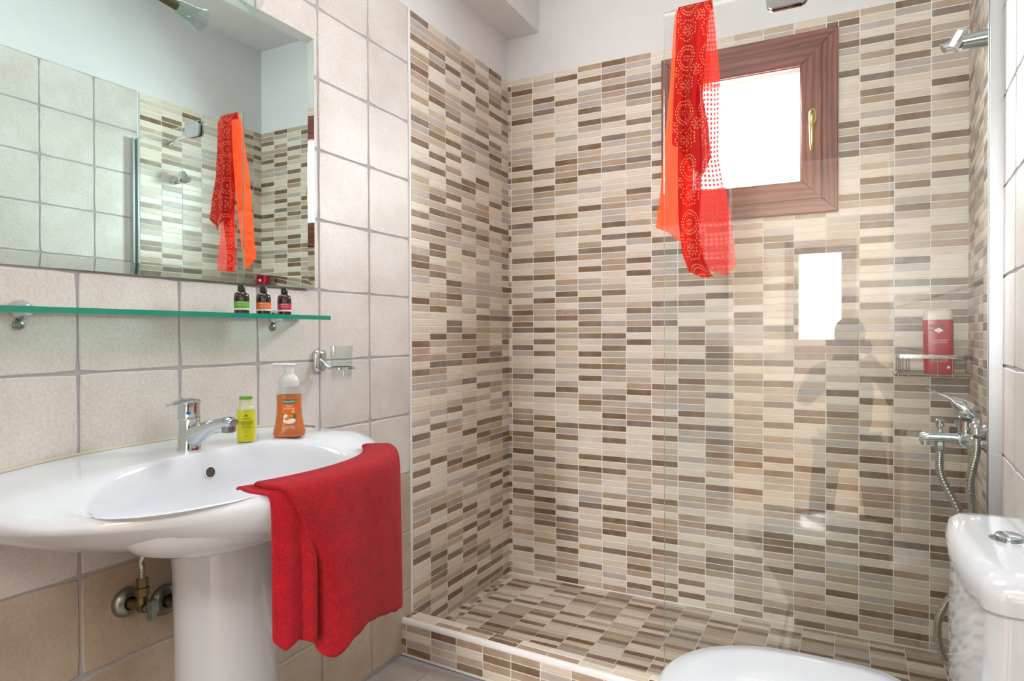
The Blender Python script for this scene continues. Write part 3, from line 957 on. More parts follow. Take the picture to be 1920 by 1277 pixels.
# overflow hole with its rim
om = frame((.1636, -1.604, .807), (0, 1, 0), (1, 0, .15))
b = MB(); b.lathe([(.0130, -.001), (.0125, .0010), (.0108, .0014)], om, 28, 1, 1.0, cap=False)
b.build('overflow_ring', M['porcelain'], basin, world=True, smooth=True)
b = MB(); b.lathe([(.0108, .0014), (.0100, .0008), (.0001, .0006)], om, 28, cap=False)
b.build('overflow_hole', simple('overflow_shadow', (70, 64, 60), .8), basin, world=True, label='dark round overflow hole')
b = MB(); b.lathe([(.030, 0), (.030, .002), (.022, .003), (.0001, .001)], Matrix.Translation((BX, BY, .692)), 28); b.build('drain', M['chrome'], basin, world=True, smooth=True)
b = MB(); b.tube([(.0065, YC + BA * q_ / 10, rim_z(.006, YC + BA * q_ / 10) + .0005) for q_ in [-9.6 + k * .8 for k in range(24)]], .0032, 8)
b.build('sealant_bead', simple('old_sealant', (206, 196, 176), .6), basin, world=True, smooth=True, label='yellowed sealant bead along the wall')

pd = thing('pedestal', 'white ceramic pedestal column under the washbasin', 'pedestal', (.175, YC, 0))
rings = []
for z, r in ((0, .118), (.02, .118), (.05, .110), (.25, .102), (.45, .101), (.60, .104), (.668, .108)):
    ring = []
    for k in range(48):
        a = -pi * .5 - .5 + (pi + 1.0) * k / 47
        ring.append((.172 + r * math.cos(a), YC + r * 1.02 * math.sin(a), z))
    rings.append(ring)
b = MB(); b.loft(rings, True); b.build('column', M['porcelain'], pd, world=True, smooth=True, auto=50)

# ------------------------------------------------------------------ basin tap
TX, TY, TZ = .108, -1.612, .8505
tap = thing('basin_tap', 'chrome single lever tap standing on the back ledge of the washbasin', 'tap', (TX, TY, TZ))
b = MB()
SD = Vector((.99, .14, 0)).normalized()       # spout direction
rings = []
for z, r, lean in ((0, .0235, 0), (.004, .0238, 0), (.012, .0228, 0), (.03, .0215, .001), (.05, .0205, .002), (.066, .0205, .002), (.070, .019, .002)):
    rings.append([(TX + SD.x * lean + r * math.cos(2 * pi * k / 32), TY + r * math.sin(2 * pi * k / 32), TZ + z) for k in range(32)])
b.loft(rings)
b.build('body', M['chrome'], tap, world=True, smooth=True)
b = MB(); rings = []; side = Vector((-SD.y, SD.x, 0))
for s_, zt, zb, w in ((0, .062, .004, .0205), (.018, .061, .006, .0200), (.036, .063, .020, .0185), (.060, .068, .038, .0165), (.084, .073, .049, .0155), (.102, .077, .052, .0165), (.114, .077, .053, .0165), (.121, .072, .057, .013)):
    c0 = Vector((TX, TY, TZ)) + SD * s_; mid = (zt + zb) / 2; hh = (zt - zb) / 2
    rings.append([c0 + side * (w * math.cos(a)) * 1 + Vector((0, 0, mid + hh * math.sin(a))) for a in [2 * pi * k / 24 for k in range(24)]])
b.loft(rings); sp = b.build('spout', M['chrome'], tap, world=True, smooth=True)
c0 = Vector((TX, TY, TZ)) + SD * .107
b = MB(); b.lathe([(.0125, -.008), (.0135, -.006), (.0135, .006)], Matrix.Translation(c0 + Vector((0, 0, .052))), 24); b.build('aerator', M['chrome_dull'], sp, world=True, smooth=True)
b = MB(); b.lathe([(.0215, .068), (.0228, .072), (.0215, .076), (.0212, .098), (.0222, .104), (.019, .109), (.010, .1115)], Matrix.Translation((TX, TY, TZ)), 32)
lv = b.build('lever', M['chrome'], tap, world=True, smooth=True)
LD = Vector((-.15, -.98, 0)).normalized(); ls = Vector((-LD.y, LD.x, 0)); rings = []
LD = Vector((.30, -.95, 0)).normalized(); ls = Vector((-LD.y, LD.x, 0))
for s_, z, w, h in ((-.012, .1065, .019, .006), (.010, .1085, .020, .006), (.028, .108, .0155, .004), (.045, .105, .0125, .003), (.058, .1035, .010, .0022), (.062, .1045, .007, .0018)):
    c1 = Vector((TX, TY, TZ)) + LD * s_
    rings.append([c1 + ls * (w * math.cos(a)) + Vector((0, 0, z + h * math.sin(a))) for a in [2 * pi * k / 20 for k in range(20)]])
b = MB(); b.loft(rings); b.build('lever_blade', M['chrome'], lv, world=True, smooth=True)
vd = Vector((1.384 - TX, -2.497 - TY, 0)).normalized()
for ang, mt, hh, ww in ((-.05, 'blue_dot', .008, .0045), (.55, 'red_dot', .020, .0022)):
    d = Vector((vd.x * math.cos(ang) - vd.y * math.sin(ang), vd.x * math.sin(ang) + vd.y * math.cos(ang), 0))
    b = MB(); b.lathe([(1, 0), (.85, .0006)], frame(Vector((TX, TY, TZ + (.083 if mt == 'blue_dot' else .089))) + d * .0209, Vector((0, 0, 1)).cross(d), d) @ Matrix.Diagonal((ww, hh / 1.7, 1, 1)), 20)
    b.build('temperature_mark', M[mt], lv, world=True, label='blue cold mark' if mt == 'blue_dot' else 'dark red hot mark')

# ------------------------------------------------------------------ yellow hand cleanser
yx, yy = .134, -1.490; yz = rim_z(yx, yy) + .0025
hc = thing('hand_cleanser_bottle', 'small bottle of bright yellow hand cleanser with a green cap', 'bottle', (yx, yy, yz))
ff, d = face_frame(yx, yy, yz)


def oval_lathe(mb, prof, x, y, z, d, fx=1.0, fy=.62, n=36, e=2.6):
    s = Vector((-d.y, d.x, 0)); rings = []
    for r, h in prof:
        ring = []
        for k in range(n):
            a = 2 * pi * k / n; c_, s_ = math.cos(a), math.sin(a)
            q = (abs(c_) ** e + abs(s_) ** e) ** (-1 / e)
            ring.append(Vector((x, y, z + h)) + s * (r * fx * q * c_) + d * (r * fy * q * s_))
        rings.append(ring)
    mb.loft(rings)


b = MB(); oval_lathe(b, [(.0160, 0), (.0172, .002), (.0172, .060), (.0168, .064)], yx, yy, yz, d); liq = b.build('bottle', M['lemon'], hc, world=True, smooth=True)
b = MB(); oval_lathe(b, [(.0168, .064), (.0165, .069), (.0130, .072), (.0128, .086)], yx, yy, yz, d, 1, .72); b.build('neck', M['frosted'], hc, world=True, smooth=True)
b = MB(); oval_lathe(b, [(.0124, .086), (.0128, .087), (.0124, .0915), (.009, .0925)], yx, yy, yz, d, 1, .8); b.build('cap', M['cap_green'], hc, world=True, smooth=True)
def fmt(ff, o, z): m_ = ff.copy(); m_.translation = Vector((o.x, o.y, z)); return m_
o = Vector((yx, yy, 0)) + d * .0112
for s_, dz, sz in (('ATHINA', .047, .0042), ('LEMON HAND', .0405, .0042), ('CLEANSER', .0365, .0044), ('anti-bacterial gel', .032, .0028), ('with fresh lemon', .029, .0028), ('e 50 ml', .012, .0024)):
    text(s_, sz, M['ink_grey'], liq, fmt(ff, o, yz + dz))
b = MB(); m_ = fmt(ff, o, yz + .053)
b.box((-.003, -.001, 0), (.003, .0004, .0002), m_); b.box((-.002, .0002, 0), (-.0006, .0028, .0002), m_); b.box((.0006, .0002, 0), (.002, .0028, .0002), m_)
b.build('emblem', M['ink_grey'], liq, world=True); b = MB()
for k in range(16):
    a0, a1 = 2 * pi * k / 16, 2 * pi * (k + 1) / 16; m2 = fmt(ff, o, yz + .022)
    b.add([m2 @ Vector((r * math.cos(a), .8 * r * math.sin(a), .0002)) for a in (a0, a1) for r in (.0040, .0044)], [(0, 1, 3, 2)])
b.build('printed_ring', M['ink_grey'], liq, world=True)

# ------------------------------------------------------------------ foaming hand wash
fx_, fy_ = .156, -1.385; fz = rim_z(fx_, fy_) + .0025
fw = thing('soap_dispenser', 'pump bottle of orange foaming hand wash at the right of the basin ledge', 'soap dispenser', (fx_, fy_, fz))
ff, d = face_frame(fx_, fy_, fz)
b = MB(); oval_lathe(b, [(.0300, 0), (.0325, .003), (.0325, .010), (.0285, .026), (.0258, .045), (.0248, .065), (.0248, .088)], fx_, fy_, fz, d, 1, .68); bt = b.build('bottle', M['orange_liquid'], fw, world=True, smooth=True)
b = MB(); oval_lathe(b, [(.0247, .088), (.0240, .096), (.0205, .104), (.0180, .107)], fx_, fy_, fz, d, 1, .72); b.build('shoulder', M['clear_glass'], fw, world=True, smooth=True)
b = MB(); b.lathe([(.0200, .106), (.0206, .108), (.0206, .118), (.0190, .124), (.0130, .130), (.0105, .132)], Matrix.Translation((fx_, fy_, fz)), 32); b.build('collar', M['milky_plastic'], fw, world=True, smooth=True)
b = MB(); b.lathe([(.0095, .130), (.0100, .147), (.0100, .150)], Matrix.Translation((fx_, fy_, fz)), 24)
sd = Vector((-d.y, d.x, 0)); hd = (-sd * .9 + d * .1).normalized(); hs = Vector((-hd.y, hd.x, 0)); rings = []
for s_, w, h, z in ((-.013, .008, .002, .152), (-.008, .0125, .0032, .152), (.004, .0130, .0035, .1525), (.018, .009, .0032, .153), (.030, .006, .003, .1535), (.036, .004, .0022, .1515)):
    c1 = Vector((fx_, fy_, fz)) + hd * s_
    rings.append([c1 + hs * (w * math.cos(a)) + Vector((0, 0, z + h * math.sin(a))) for a in [2 * pi * k / 18 for k in range(18)]])
b.loft(rings); b.build('pump_head', M['white_plastic'], fw, world=True, smooth=True)
# front label, slightly curved
def curved_patch(mb, cx, cy, d, hw0, hw1, z0, z1, depth, rr=.05, n=8, top=0.0):
    s = Vector((-d.y, d.x, 0)); rows = []
    for j in range(5):
        t = j / 4; hw = hw0 + (hw1 - hw0) * t; z = z0 + (z1 - z0) * t; dp = depth(z)
        rows.append([Vector((cx, cy, z)) + s * (hw * (2 * i / n - 1)) + d * (dp - (hw * (2 * i / n - 1)) ** 2 / (2 * rr)) for i in range(n + 1)])
    mb.loft(rows, False, False, False)
dep = lambda z: {0: 0}.get(1, 0) + (.0178 + .0042 * max(0, 1 - (z - fz) / .045) ** 1.5)
b = MB(); curved_patch(b, fx_, fy_, d, .0165, .0150, fz + .008, fz + .083, dep); lb = b.build('label', M['orange_label'], fw, world=True)
def fp(z, dx=0): 
    m_ = ff.copy(); p = Vector((fx_, fy_, z)) + d * (dep(z) + .0007) + ff.to_3x3() @ Vector((dx, 0, 0)); m_.translation = p; return m_
b = MB(); b.box((-.0135, -.0040, -.0004), (.0135, .0042, .0001), fp(fz + .0755)); b.build('brand_panel', M['label_teal'], lb, world=True)
text('Palmolive', .0066, M['ink_white'], lb, fp(fz + .0752))
text('Magic', .0060, M['ink_white'], lb, fp(fz + .0655)); text('Softness', .0066, M['ink_white'], lb, fp(fz + .0600))
text('FOAMING', .0042, M['ink_white'], lb, fp(fz + .0215, -.001)); text('HANDWASH', .0042, M['ink_white'], lb, fp(fz + .0178, -.001))
text('almond and milk extract', .0022, M['ink_white'], lb, fp(fz + .0135, -.001))
b = MB(); b.lathe([(.0034, 0), (.003, .0004)], fp(fz + .0535, .0075), 18); b.build('yellow_spot', M['yellow'], lb, world=True)
b = MB(); b.lathe([(1, 0), (.9, .0006)], fp(fz + .0345, 0) @ Matrix.Diagonal((.0125, .0068, 1, 1)), 24); b.lathe([(1, 0), (.9, .0006)], fp(fz + .0425, -.007) @ Matrix.Diagonal((.0045, .006, 1, 1)), 18); b.build('milk_splash', M['ink_white'], lb, world=True)
b = MB(); b.lathe([(1, .0007), (.8, .0013)], fp(fz + .042, .002) @ Matrix.Diagonal((.0065, .0048, 1, 1)), 18); b.lathe([(1, .0007), (.8, .0013)], fp(fz + .0385, -.005) @ Matrix.Diagonal((.0048, .003, 1, 1)), 18); b.build('printed_almond', simple('almond_print', (214, 140, 40), .4), lb, world=True)
b = MB(); b.lathe([(1, .0007), (.8, .0012)], fp(fz + .043, .0098) @ Matrix.Rotation(-.3, 4, 'Z') @ Matrix.Diagonal((.0026, .0055, 1, 1)), 18); b.build('printed_leaf', simple('leaf_print', (70, 110, 70), .4), lb, world=True)

hc.scale = (1.13,) * 3; fw.scale = (1.14,) * 3

# ------------------------------------------------------------------ red towel over the rim
tw = thing('hand_towel', 'folded red terry hand towel hanging over the front rim of the washbasin', 'towel', (.50, -1.55, .82))


def Ep(ph, s):
    p = math.radians(ph); return Vector((.004 + (BD - .004) * s * math.cos(p), YC + BA * s * math.sin(p), 0))


def towel_sheet(name, mat, ph0, ph1, bottoms, lift, fold, inner=.84, nseg=60, th=.006, ztop=0.0, shear=0):
    """rows follow the drape from inside the bowl, over the rim and down"""
    cols_ = []
    for i in range(nseg + 1):
        t = i / nseg; ph = ph0 + (ph1 - ph0) * t; sh = shear * (1 - t) ** 1.5
        # bottom height by interpolation
        for (a, za), (c, zc2) in zip(bottoms, bottoms[1:]):
            if a <= ph <= c: zb = za + (zc2 - za) * (ph - a) / (c - a); break
        else: zb = bottoms[0][1] if ph < bottoms[0][0] else bottoms[-1][1]
        prof = []
        tip_in = inner(ph) if callable(inner) else inner
        for k in range(9):
            s = tip_in + (1.0 - tip_in) * k / 8
            e = Ep(ph, s); z = rim_z(e.x, e.y) + .0045 + lift
            if k == 0: z -= .006
            prof.append((s, z + ztop, 0))
        rz = prof[-1][1]
        for (s, dz, g) in ((1.004, -.004, .1), (1.012, -.014, .2), (1.016, -.028, .35), (1.018, -.05, .5)):
            prof.append((s + lift * 2, rz + dz, g))
        z0 = prof[-1][1]
        for k in range(1, 15): prof.append((1.018 + lift * 2, z0 + (zb - z0) * k / 14, min(1, .5 + k / 10)))
        col_ = []
        for k_, (s, z, g) in enumerate(prof):
            w_ = 1 if k_ < 5 else max(0, 1 - (k_ - 4) / (15 if shear > 3.5 else 6))
            e = Ep(ph - sh * w_ * w_ * (3 - 2 * w_), s); c0 = Ep(ph, 1.0); nrm = Vector((math.cos(math.radians(ph)), math.sin(math.radians(ph)), 0))
            off = fold(ph, z) * g
            col_.append(Vector((e.x, e.y, z)) + nrm * off + Vector((0, 0, (.004 * g) * math.sin(ph * .7 + z * 20))) * (0 if z > .8 else 1) * .3)
        cols_.append(col_)
    b = MB(); b.loft(cols_, False, False, False)
    o = b.build(name, mat, tw, world=True, smooth=True, auto=180)
    sl = o.modifiers.new('thickness', 'SOLIDIFY'); sl.thickness = th; sl.offset = 0
    sb = o.modifiers.new('smooth', 'SUBSURF'); sb.levels = 1; sb.render_levels = 1
    return o


def gauss(x, c, w): return math.exp(-((x - c) / w) ** 2)


# main panel, folded round on its left side
def fold_main(ph, z):
    d_ = max(0, .80 - z) / .35
    return .016 * gauss(ph, 0, 6) * (.4 + d_) + .005 * math.sin(ph * .16 + 1) * d_ - .016 * max(0, (-4 - ph) / 3) * d_
towel_sheet('main_panel', M['towel'], -7.5, 50, [(-7.5, .52), (-6, .496), (-4, .487), (-2, .495), (0, .513), (8, .512), (18, .488), (30, .452), (40, .424), (49, .402), (52, .415)], .007, fold_main, inner=lambda ph: .86 - .0 * ph, th=.010, shear=10)
# under layers with the woven hem bands
towel_sheet('hem_fold', M['towel_band'], -17.5, -10.5, [(-17.5, .56), (-15, .535), (-10.5, .55)], .0, lambda ph, z: .008 * gauss(ph, -14, 2.6), inner=lambda ph: .80 + (ph + 17.5) * .003, nseg=16, th=.006, shear=3)
towel_sheet('under_fold', M['towel'], -12, -2, [(-12, .545), (-9, .536), (-2, .55)], .0005, lambda ph, z: .020 * gauss(ph, -9.0, 1.5) * min(1, max(0, .81 - z) / .12) - .004, inner=.84, nseg=30, th=.006, shear=4)

# ------------------------------------------------------------------ pipes under the basin
def escutcheon(mb, p, r=.031, n=(1, 0, 0)):
    mb.lathe([(r, 0), (r, .003), (r * .92, .010), (r * .7, .016), (r * .45, .017), (.010, .012)], frame(p, (0, 1, 0), n), 32)


sv = thing('stop_valve', 'tarnished angle valve feeding the tap under the washbasin', 'valve', (.007, -1.687, .533))
b = MB(); escutcheon(b, (.0065, -1.687, .533)); b.build('escutcheon', M['chrome_dull'], sv, world=True, smooth=True)
b = MB(); b.tube([(.010, -1.687, .533), (.075, -1.687, .533)], .0105, 18); b.tube([(.062, -1.687, .525), (.062, -1.687, .560)], .0105, 18)
b.build('valve_body', M['brass_old'], sv, world=True, smooth=True)
b = MB(); b.lathe([(.012, .556), (.0135, .558), (.0135, .572), (.012, .574)], Matrix.Translation((.062, -1.687, 0)), 6); b.lathe([(.010, .574), (.0115, .577), (.0115, .592), (.010, .594)], Matrix.Translation((.062, -1.687, 0)), 6)
b.build('hex_nut', M['brass_old'], sv, world=True, label='greenish brass hexagon nuts')
b = MB(); b.tube([(.075, -1.687, .533), (.088, -1.687, .533)], .009, 14)
b.box((.086, -1.694, .512), (.100, -1.680, .554)); b.build('valve_handle', M['chrome_dull'], sv, world=True, bevel=.002)
b = MB(); pts = spline([(.062, -1.687, .592), (.062, -1.687, .615), (.066, -1.690, .635), (.085, -1.672, .668), (.10, -1.64, .70)], 14)
b.tube(pts, [.0058 + .0007 * (i % 2) for i in range(len(pts))], 12); b.build('braided_hose', M['steel_wire'], sv, world=True, smooth=True)
dp = thing('stop_valve', 'chrome valve rosette half hidden behind the left edge of the pedestal', 'valve', (.007, -1.597, .505))
b = MB(); escutcheon(b, (.0065, -1.605, .507), .034); b.build('escutcheon', M['chrome_dull'], dp, world=True, smooth=True)
b = MB(); b.tube([(.010, -1.605, .507), (.060, -1.605, .507)], .0105, 16); b.tube(spline([(.055, -1.605, .500), (.055, -1.605, .56), (.07, -1.605, .66)], 6), .007, 10); b.build('valve_body', M['brass_old'], dp, world=True, smooth=True)

# ------------------------------------------------------------------ shower screen
GY = -.733; GX0 = .911; GX1 = rwp(GY).x - .014; GT = 2.003
scr = thing('shower_screen', 'clear fixed glass shower screen standing on the tiled kerb', 'shower screen', (1.3, GY, .126))
b = MB(); h = .0035
vs = [(GX0, GY - h, KT + .001), (GX1, GY - h, KT + .001), (GX1, GY - h, GT), (GX0, GY - h, GT), (GX0, GY + h, KT + .001), (GX1, GY + h, KT + .001), (GX1, GY + h, GT), (GX0, GY + h, GT)]
b.cur = 0; b.add(vs, [(0, 1, 2, 3), (4, 7, 6, 5)])
b.cur = 1; b.add(vs, [(0, 4, 5, 1), (2, 6, 7, 3), (0, 3, 7, 4), (1, 5, 6, 2)])
b.build('glass_pane', [M['screen_glass'], M['screen_edge']], scr, world=True)
b = MB(); q = rwp(GY, .0065)
for (dx0, dx1, dy0, dy1) in ((-.026, 0, -.014, -.006), (-.026, 0, .006, .014), (-.006, 0, -.006, .006)):
    b.box((q.x + dx0, GY + dy0, KT), (q.x + dx1, GY + dy1, GT))
b.build('wall_profile', M['alu'], scr, world=True, bevel=.001, label='satin aluminium wall profile')
b = MB(); cxp = 1.235
for sgn_ in (-1, 1):
    ring = rrect(.050, .030, .016)
    b.loft([[(cxp + x, GY + sgn_ * y_, GT - .028 + z) for x, z in ring] for y_ in (.0038, .012)])
b.box((cxp - .05, GY - .012, GT + .001), (cxp + .05, GY + .012, GT + .006))
cl = b.build('glass_clamp', M['chrome'], scr, world=True, smooth=True, auto=30)
b = MB(); e = rwp(-.556, .004, 2.03)
b.tube([(cxp, GY + .012, GT - .02), (cxp + .03, GY + .03, GT - .012), tuple(e)], .0065, 14); b.tube([tuple(e + rn * .02), tuple(e)], [.014, .016], 18)
b.build('support_bar', M['chrome'], scr, world=True, smooth=True)

# ------------------------------------------------------------------ scarf over the screen
sf = thing('scarf', 'sheer red patterned scarf draped over the top of the glass screen', 'scarf', (1.0, GY, GT))


def lerp_tab(tab, t):
    for (a, va), (c, vc) in zip(tab, tab[1:]):
        if t <= c: 
            w = (t - a) / (c - a) if c > a else 0; w = max(0, min(1, w)); return va + (vc - va) * w
    return tab[-1][1]


def drape(name, mat, left, right, bottom, yfun, nu=60, nv=56, utot=.105, ztop=GT + .003, over=True, side=-1):
    """left/right: x at given height below the top (metres); bottom: hem drop along u; yfun(u, t) distance from the glass; side -1 front, +1 shower side"""
    rows = []; uvs = []
    for t in [k / (nv - 1) for k in range(nv)]:
        row = []; uvr = []
        for i in range(nu + 1):
            u = i / nu; dz = lerp_tab(bottom, u) * t
            x = lerp_tab(left, dz) * (1 - u) + lerp_tab(right, dz) * u
            k_ = min(1, dz / .03)
            y = GY + side * (.0050 + yfun(u, dz) * k_)
            row.append((x, y, ztop - dz)); uvr.append((u * utot, dz))
        rows.append(row); uvs.append(uvr)
    if over:
        top_rows = []; top_uv = []
        for k, (yy_, zz_) in enumerate(((.0075, -.02), (.0065, -.004), (.0045, .002), (.0, .0035), (-.004, .002))):
            top_rows.append([(rows[0][i][0], GY - side * yy_, ztop + zz_) for i in range(nu + 1)]); top_uv.append([(i / nu * utot, -.03 + k * .007) for i in range(nu + 1)])
        rows = top_rows + rows; uvs = top_uv + uvs
    b = MB(); b.loft(rows, False, False, False)
    o = b.build(name, mat, sf, world=True, smooth=True, auto=180)
    me = o.data; uvl = me.uv_layers.new(name='UVMap')
    flat = [uv for r in uvs for uv in r]
    for lp_ in me.loops: uvl.data[lp_.index].uv = flat[lp_.vertex_index]
    return o


# sheer orange layer hanging on the shower side of the glass, its corner swinging out past the glass edge
drape('back_drape', M['scarf_plain'], [(0, .943), (.04, .936), (.19, .922), (.34, .906), (.5, .891), (.61, .876)], [(0, 1.02), (.3, .99), (.6, .965)],
      [(0, .600), (.4, .615), (1, .66)], lambda u, z: .003 + (.006 + .005 * math.sin(u * 9 + z * 6)) * min(1, z * 5) + .035 * z, side=1, over=False)
# sheer checked border on the shower side
drape('checked_border', M['scarf_check'], [(0, 1.0), (.75, .985)], [(0, 1.045), (.09, 1.053), (.22, 1.064), (.42, 1.063), (.58, 1.091), (.74, 1.108)],
      [(0, .725), (.25, .715), (.5, .74), (.8, .748), (1, .725)], lambda u, z: .004 + .006 * math.sin(u * 8 + z * 5) * min(1, z * 5) + .01 * z, side=1, over=False)
# printed front fall with vertical folds, its hem turned up to the right
drape('printed_fall', M['scarf_print'], [(0, .953), (.14, .950), (.34, .942), (.46, .940)], [(0, 1.045), (.15, 1.034), (.27, 1.028), (.36, 1.045), (.44, 1.052), (.50, 1.04)],
      [(0, .385), (.2, .40), (.5, .455), (.8, .485), (1, .44)],
      lambda u, z: .016 + (.010 * math.sin(u * 12 + .6) + .0045 * math.sin(u * 25 + z * 5)) * min(1, .3 + z * 2.5) + .065 * z * u)
# twisted tail under it
drape('twisted_tail', M['scarf_print'], [(0, .975), (.40, .953), (.60, .955), (.68, .962), (.76, .990)], [(0, 1.0), (.42, 1.022), (.56, 1.012), (.64, 1.010), (.70, 1.022), (.76, 1.052)],
      [(0, .735), (.5, .753), (1, .755)], lambda u, z: .006 + .007 * math.sin(u * 8 + z * 16) * min(1, z * 3), over=False, utot=.07)

# ------------------------------------------------------------------ corner basket and red shower gel
cb = thing('shower_basket', 'chrome wire basket in the corner holding the red bottle', 'basket', (1.62, -.06, .99))
bx0, bx1, by0, by1, bzt, bzb = 1.522, 1.726, -.012, -.124, 1.022, .962
b = MB()
tabs = [(bx0, by0, bzt), (bx0, by1 + .02, bzt), (bx0 + .02, by1, bzt), (bx1 - .02, by1, bzt), (bx1, by1 + .02, bzt), (bx1, by0, bzt)]
# flat top band
rings = []
pth = spline(tabs, 6)
for i, p in enumerate(pth):
    t = (pth[min(i + 1, len(pth) - 1)] - pth[max(i - 1, 0)]).normalized(); s = Vector((0, 0, 1)).cross(t)
    rings.append([p + s * a + Vector((0, 0, c)) for a, c in ((-.0012, -.006), (.0012, -.006), (.0012, .006), (-.0012, .006))])
b.loft(rings); b.build('top_band', M['steel_wire'], cb, world=True)
b = MB(); b.tube([(bx0, by0, bzt), (bx1, by0, bzt)], .002, 8); b.build('back_rail', M['steel_wire'], cb, world=True)
for y in (by0 - .004,):
    for x in (bx0 + .004, bx0 + .016, bx0 + .034, bx1 - .09, bx1 - .05):
        b = MB(); b.tube(spline([(x, by0 - .003, bzt - .002), (x, by0 - .003, bzb + .004), (x, by0 - .006, bzb), (x, by1 + .006, bzb), (x, by1, bzb + .004), (x, by1 - .001, bzt - .002)], 4), .0018, 8)
        b.build('wire', M['steel_wire'], cb, world=True, smooth=True)
for k in range(7):
    y = by0 - .012 - k * .015
    b = MB(); b.tube(spline([(bx1 - .001, y, bzt - .003), (bx1 - .001, y, bzb + .006), (bx1 - .008, y, bzb + .001), (bx0 + .008, y, bzb + .001), (bx0 + .001, y, bzb + .006), (bx0 + .001, y, bzb + .012)], 4), .0018, 8)
    b.build('wire', M['steel_wire'], cb, world=True, smooth=True)
gx, gy, gz = 1.645, -.066, bzb + .0027
sg = thing('shower_gel_bottle', 'red shower gel bottle with a pale cap standing in the wire basket', 'bottle', (gx, gy, gz))
d = Vector((-.05, -1, 0)).normalized(); tilt = Matrix.Translation((gx, gy, gz)) @ Matrix.Rotation(-.02, 4, 'Y')
ff = frame((0, 0, 0), (1, -.05, 0), d)
def gel(mb, z0, z1, w0, w1, top=False):
    rings = []
    zs = [z0 + (z1 - z0) * k / 8 for k in range(9)]
    for z in zs:
        w = w0 + (w1 - w0) * (z - z0) / (z1 - z0); dd = .019
        if not top and z - z0 < .006: w *= .96; dd *= .9
        if top and z1 - z < .012: f = 1 - ((.012 - (z1 - z)) / .012) ** 2 * .22; w *= f; dd *= f
        rings.append([tilt @ Vector((x, y, z)) for x, y in rrect(w, dd, .015)])
    mb.loft(rings)
b = MB(); gel(b, 0, .176, .0425, .0425); gb = b.build('bottle', M['gel_red'], sg, world=True, smooth=True, auto=60)
b = MB(); gel(b, .1765, .210, .0425, .0415, True); b.build('cap', M['cap_pale'], sg, world=True, smooth=True, auto=60)
def gp(z, dx=0): return tilt @ Matrix.Translation((dx, -.0197, z)) @ frame((0, 0, 0), (1, 0, 0), (0, -1, 0))
text('LE PETIT', .006, M['ink_navy'], gb, gp(.166)); text('Marseillais', .0132, M['ink_navy'], gb, gp(.157))
b = MB(); m_ = gp(.142); b.add([m_ @ Vector(p) for p in ((-.014, 0, .0002), (0, -.009, .0002), (.014, 0, .0002), (0, .009, .0002))], [(0, 1, 2, 3)]); b.build('white_diamond', M['label_white'], gb, world=True)
for s_ in (-1, 1):
    b = MB(); b.box((min(s_ * .015, s_ * .029), -.0008, 0), (max(s_ * .015, s_ * .029), .0012, .0003), m_)
    b.build('printed_rule', M['ink_navy'], gb, world=True)
text('ΓΑΛΑ ΒΑΜΒΑΚΙΟΥ', .0066, M['cap_pale'], gb, gp(.110)); text('& ΠΑΠΑΡΟΥΝΑ', .0066, M['cap_pale'], gb, gp(.102))
text('LAIT DE COTON', .0062, M['cap_pale'], gb, gp(.048)); text('& COQUELICOT', .0062, M['cap_pale'], gb, gp(.041))
b = MB(); b.box((.021, .018, 0), (.029, .026, .0004), gp(0)); b.build('white_square', M['label_white'], gb, world=True)

# ------------------------------------------------------------------ shower mixer on the right wall
mx = thing('shower_mixer', 'chrome lever bath mixer with a spout on the mosaic wall', 'mixer tap', tuple(rwp(-.62, 0, .845)))
my = -.60; mc = rwp(my, .062, .832)


def Rw(y, off, z): return rwp(y, off, z)


for y in (my - .075, my + .075):
    b = MB(); b.lathe([(.036, 0), (.036, .003), (.033, .012), (.024, .024), (.016, .030), (.0145, .034)], frame(Rw(y, .0048, .832), tuple(ru), tuple(rn)), 36)
    b.build('escutcheon', M['chrome'], mx, world=True, smooth=True)
    b = MB(); b.tube([Rw(y, .03, .832), Rw(y, .048, .832), Rw(y + (my - y) * .35, .060, .832), Rw(y + (my - y) * .6, .062, .832)], [.013, .0155, .0165, .017], 20)
    b.build('union_arm', M['chrome'], mx, world=True, smooth=True)
b = MB(); b.tube([Rw(my - .045, .062, .832), Rw(my + .045, .062, .832)], .0185, 24)
b.lathe([(.020, -.012), (.022, .0), (.0235, .022), (.0245, .045)], Matrix.Translation(mc), 28)
mb_ = b.build('mixer_body', M['chrome'], mx, world=True, smooth=True)
# spout straight out from the wall
b = MB(); rings = []
for s_, w, h, z in ((.0, .020, .017, 0), (.02, .0185, .0155, .001), (.05, .0175, .0155, .001), (.080, .0165, .0145, .0), (.095, .016, .0135, -.002), (.102, .012, .010, -.004)):
    c0 = mc + rn * s_
    rings.append([c0 + ru * (w * math.cos(a)) + Vector((0, 0, z + h * math.sin(a))) for a in [2 * pi * k / 24 for k in range(24)]])
b.loft(rings); b.lathe([(.0115, -.022), (.012, -.008)], Matrix.Translation(mc + rn * .088), 20)
b.build('spout', M['chrome'], mx, world=True, smooth=True)
dv = mc + rn * .056
b = MB(); b.lathe([(.0055, .012), (.0055, .024), (.0095, .027), (.0105, .032), (.011, .044), (.0085, .046)], Matrix.Translation(dv), 20); b.build('diverter_knob', M['chrome'], mx, world=True, smooth=True)
b = MB(); b.lathe([(.0075, -.036), (.0115, -.032), (.0115, -.021), (.010, -.012)], Matrix.Translation(dv), 6); b.build('hose_nut', M['chrome_dull'], mx, world=True)
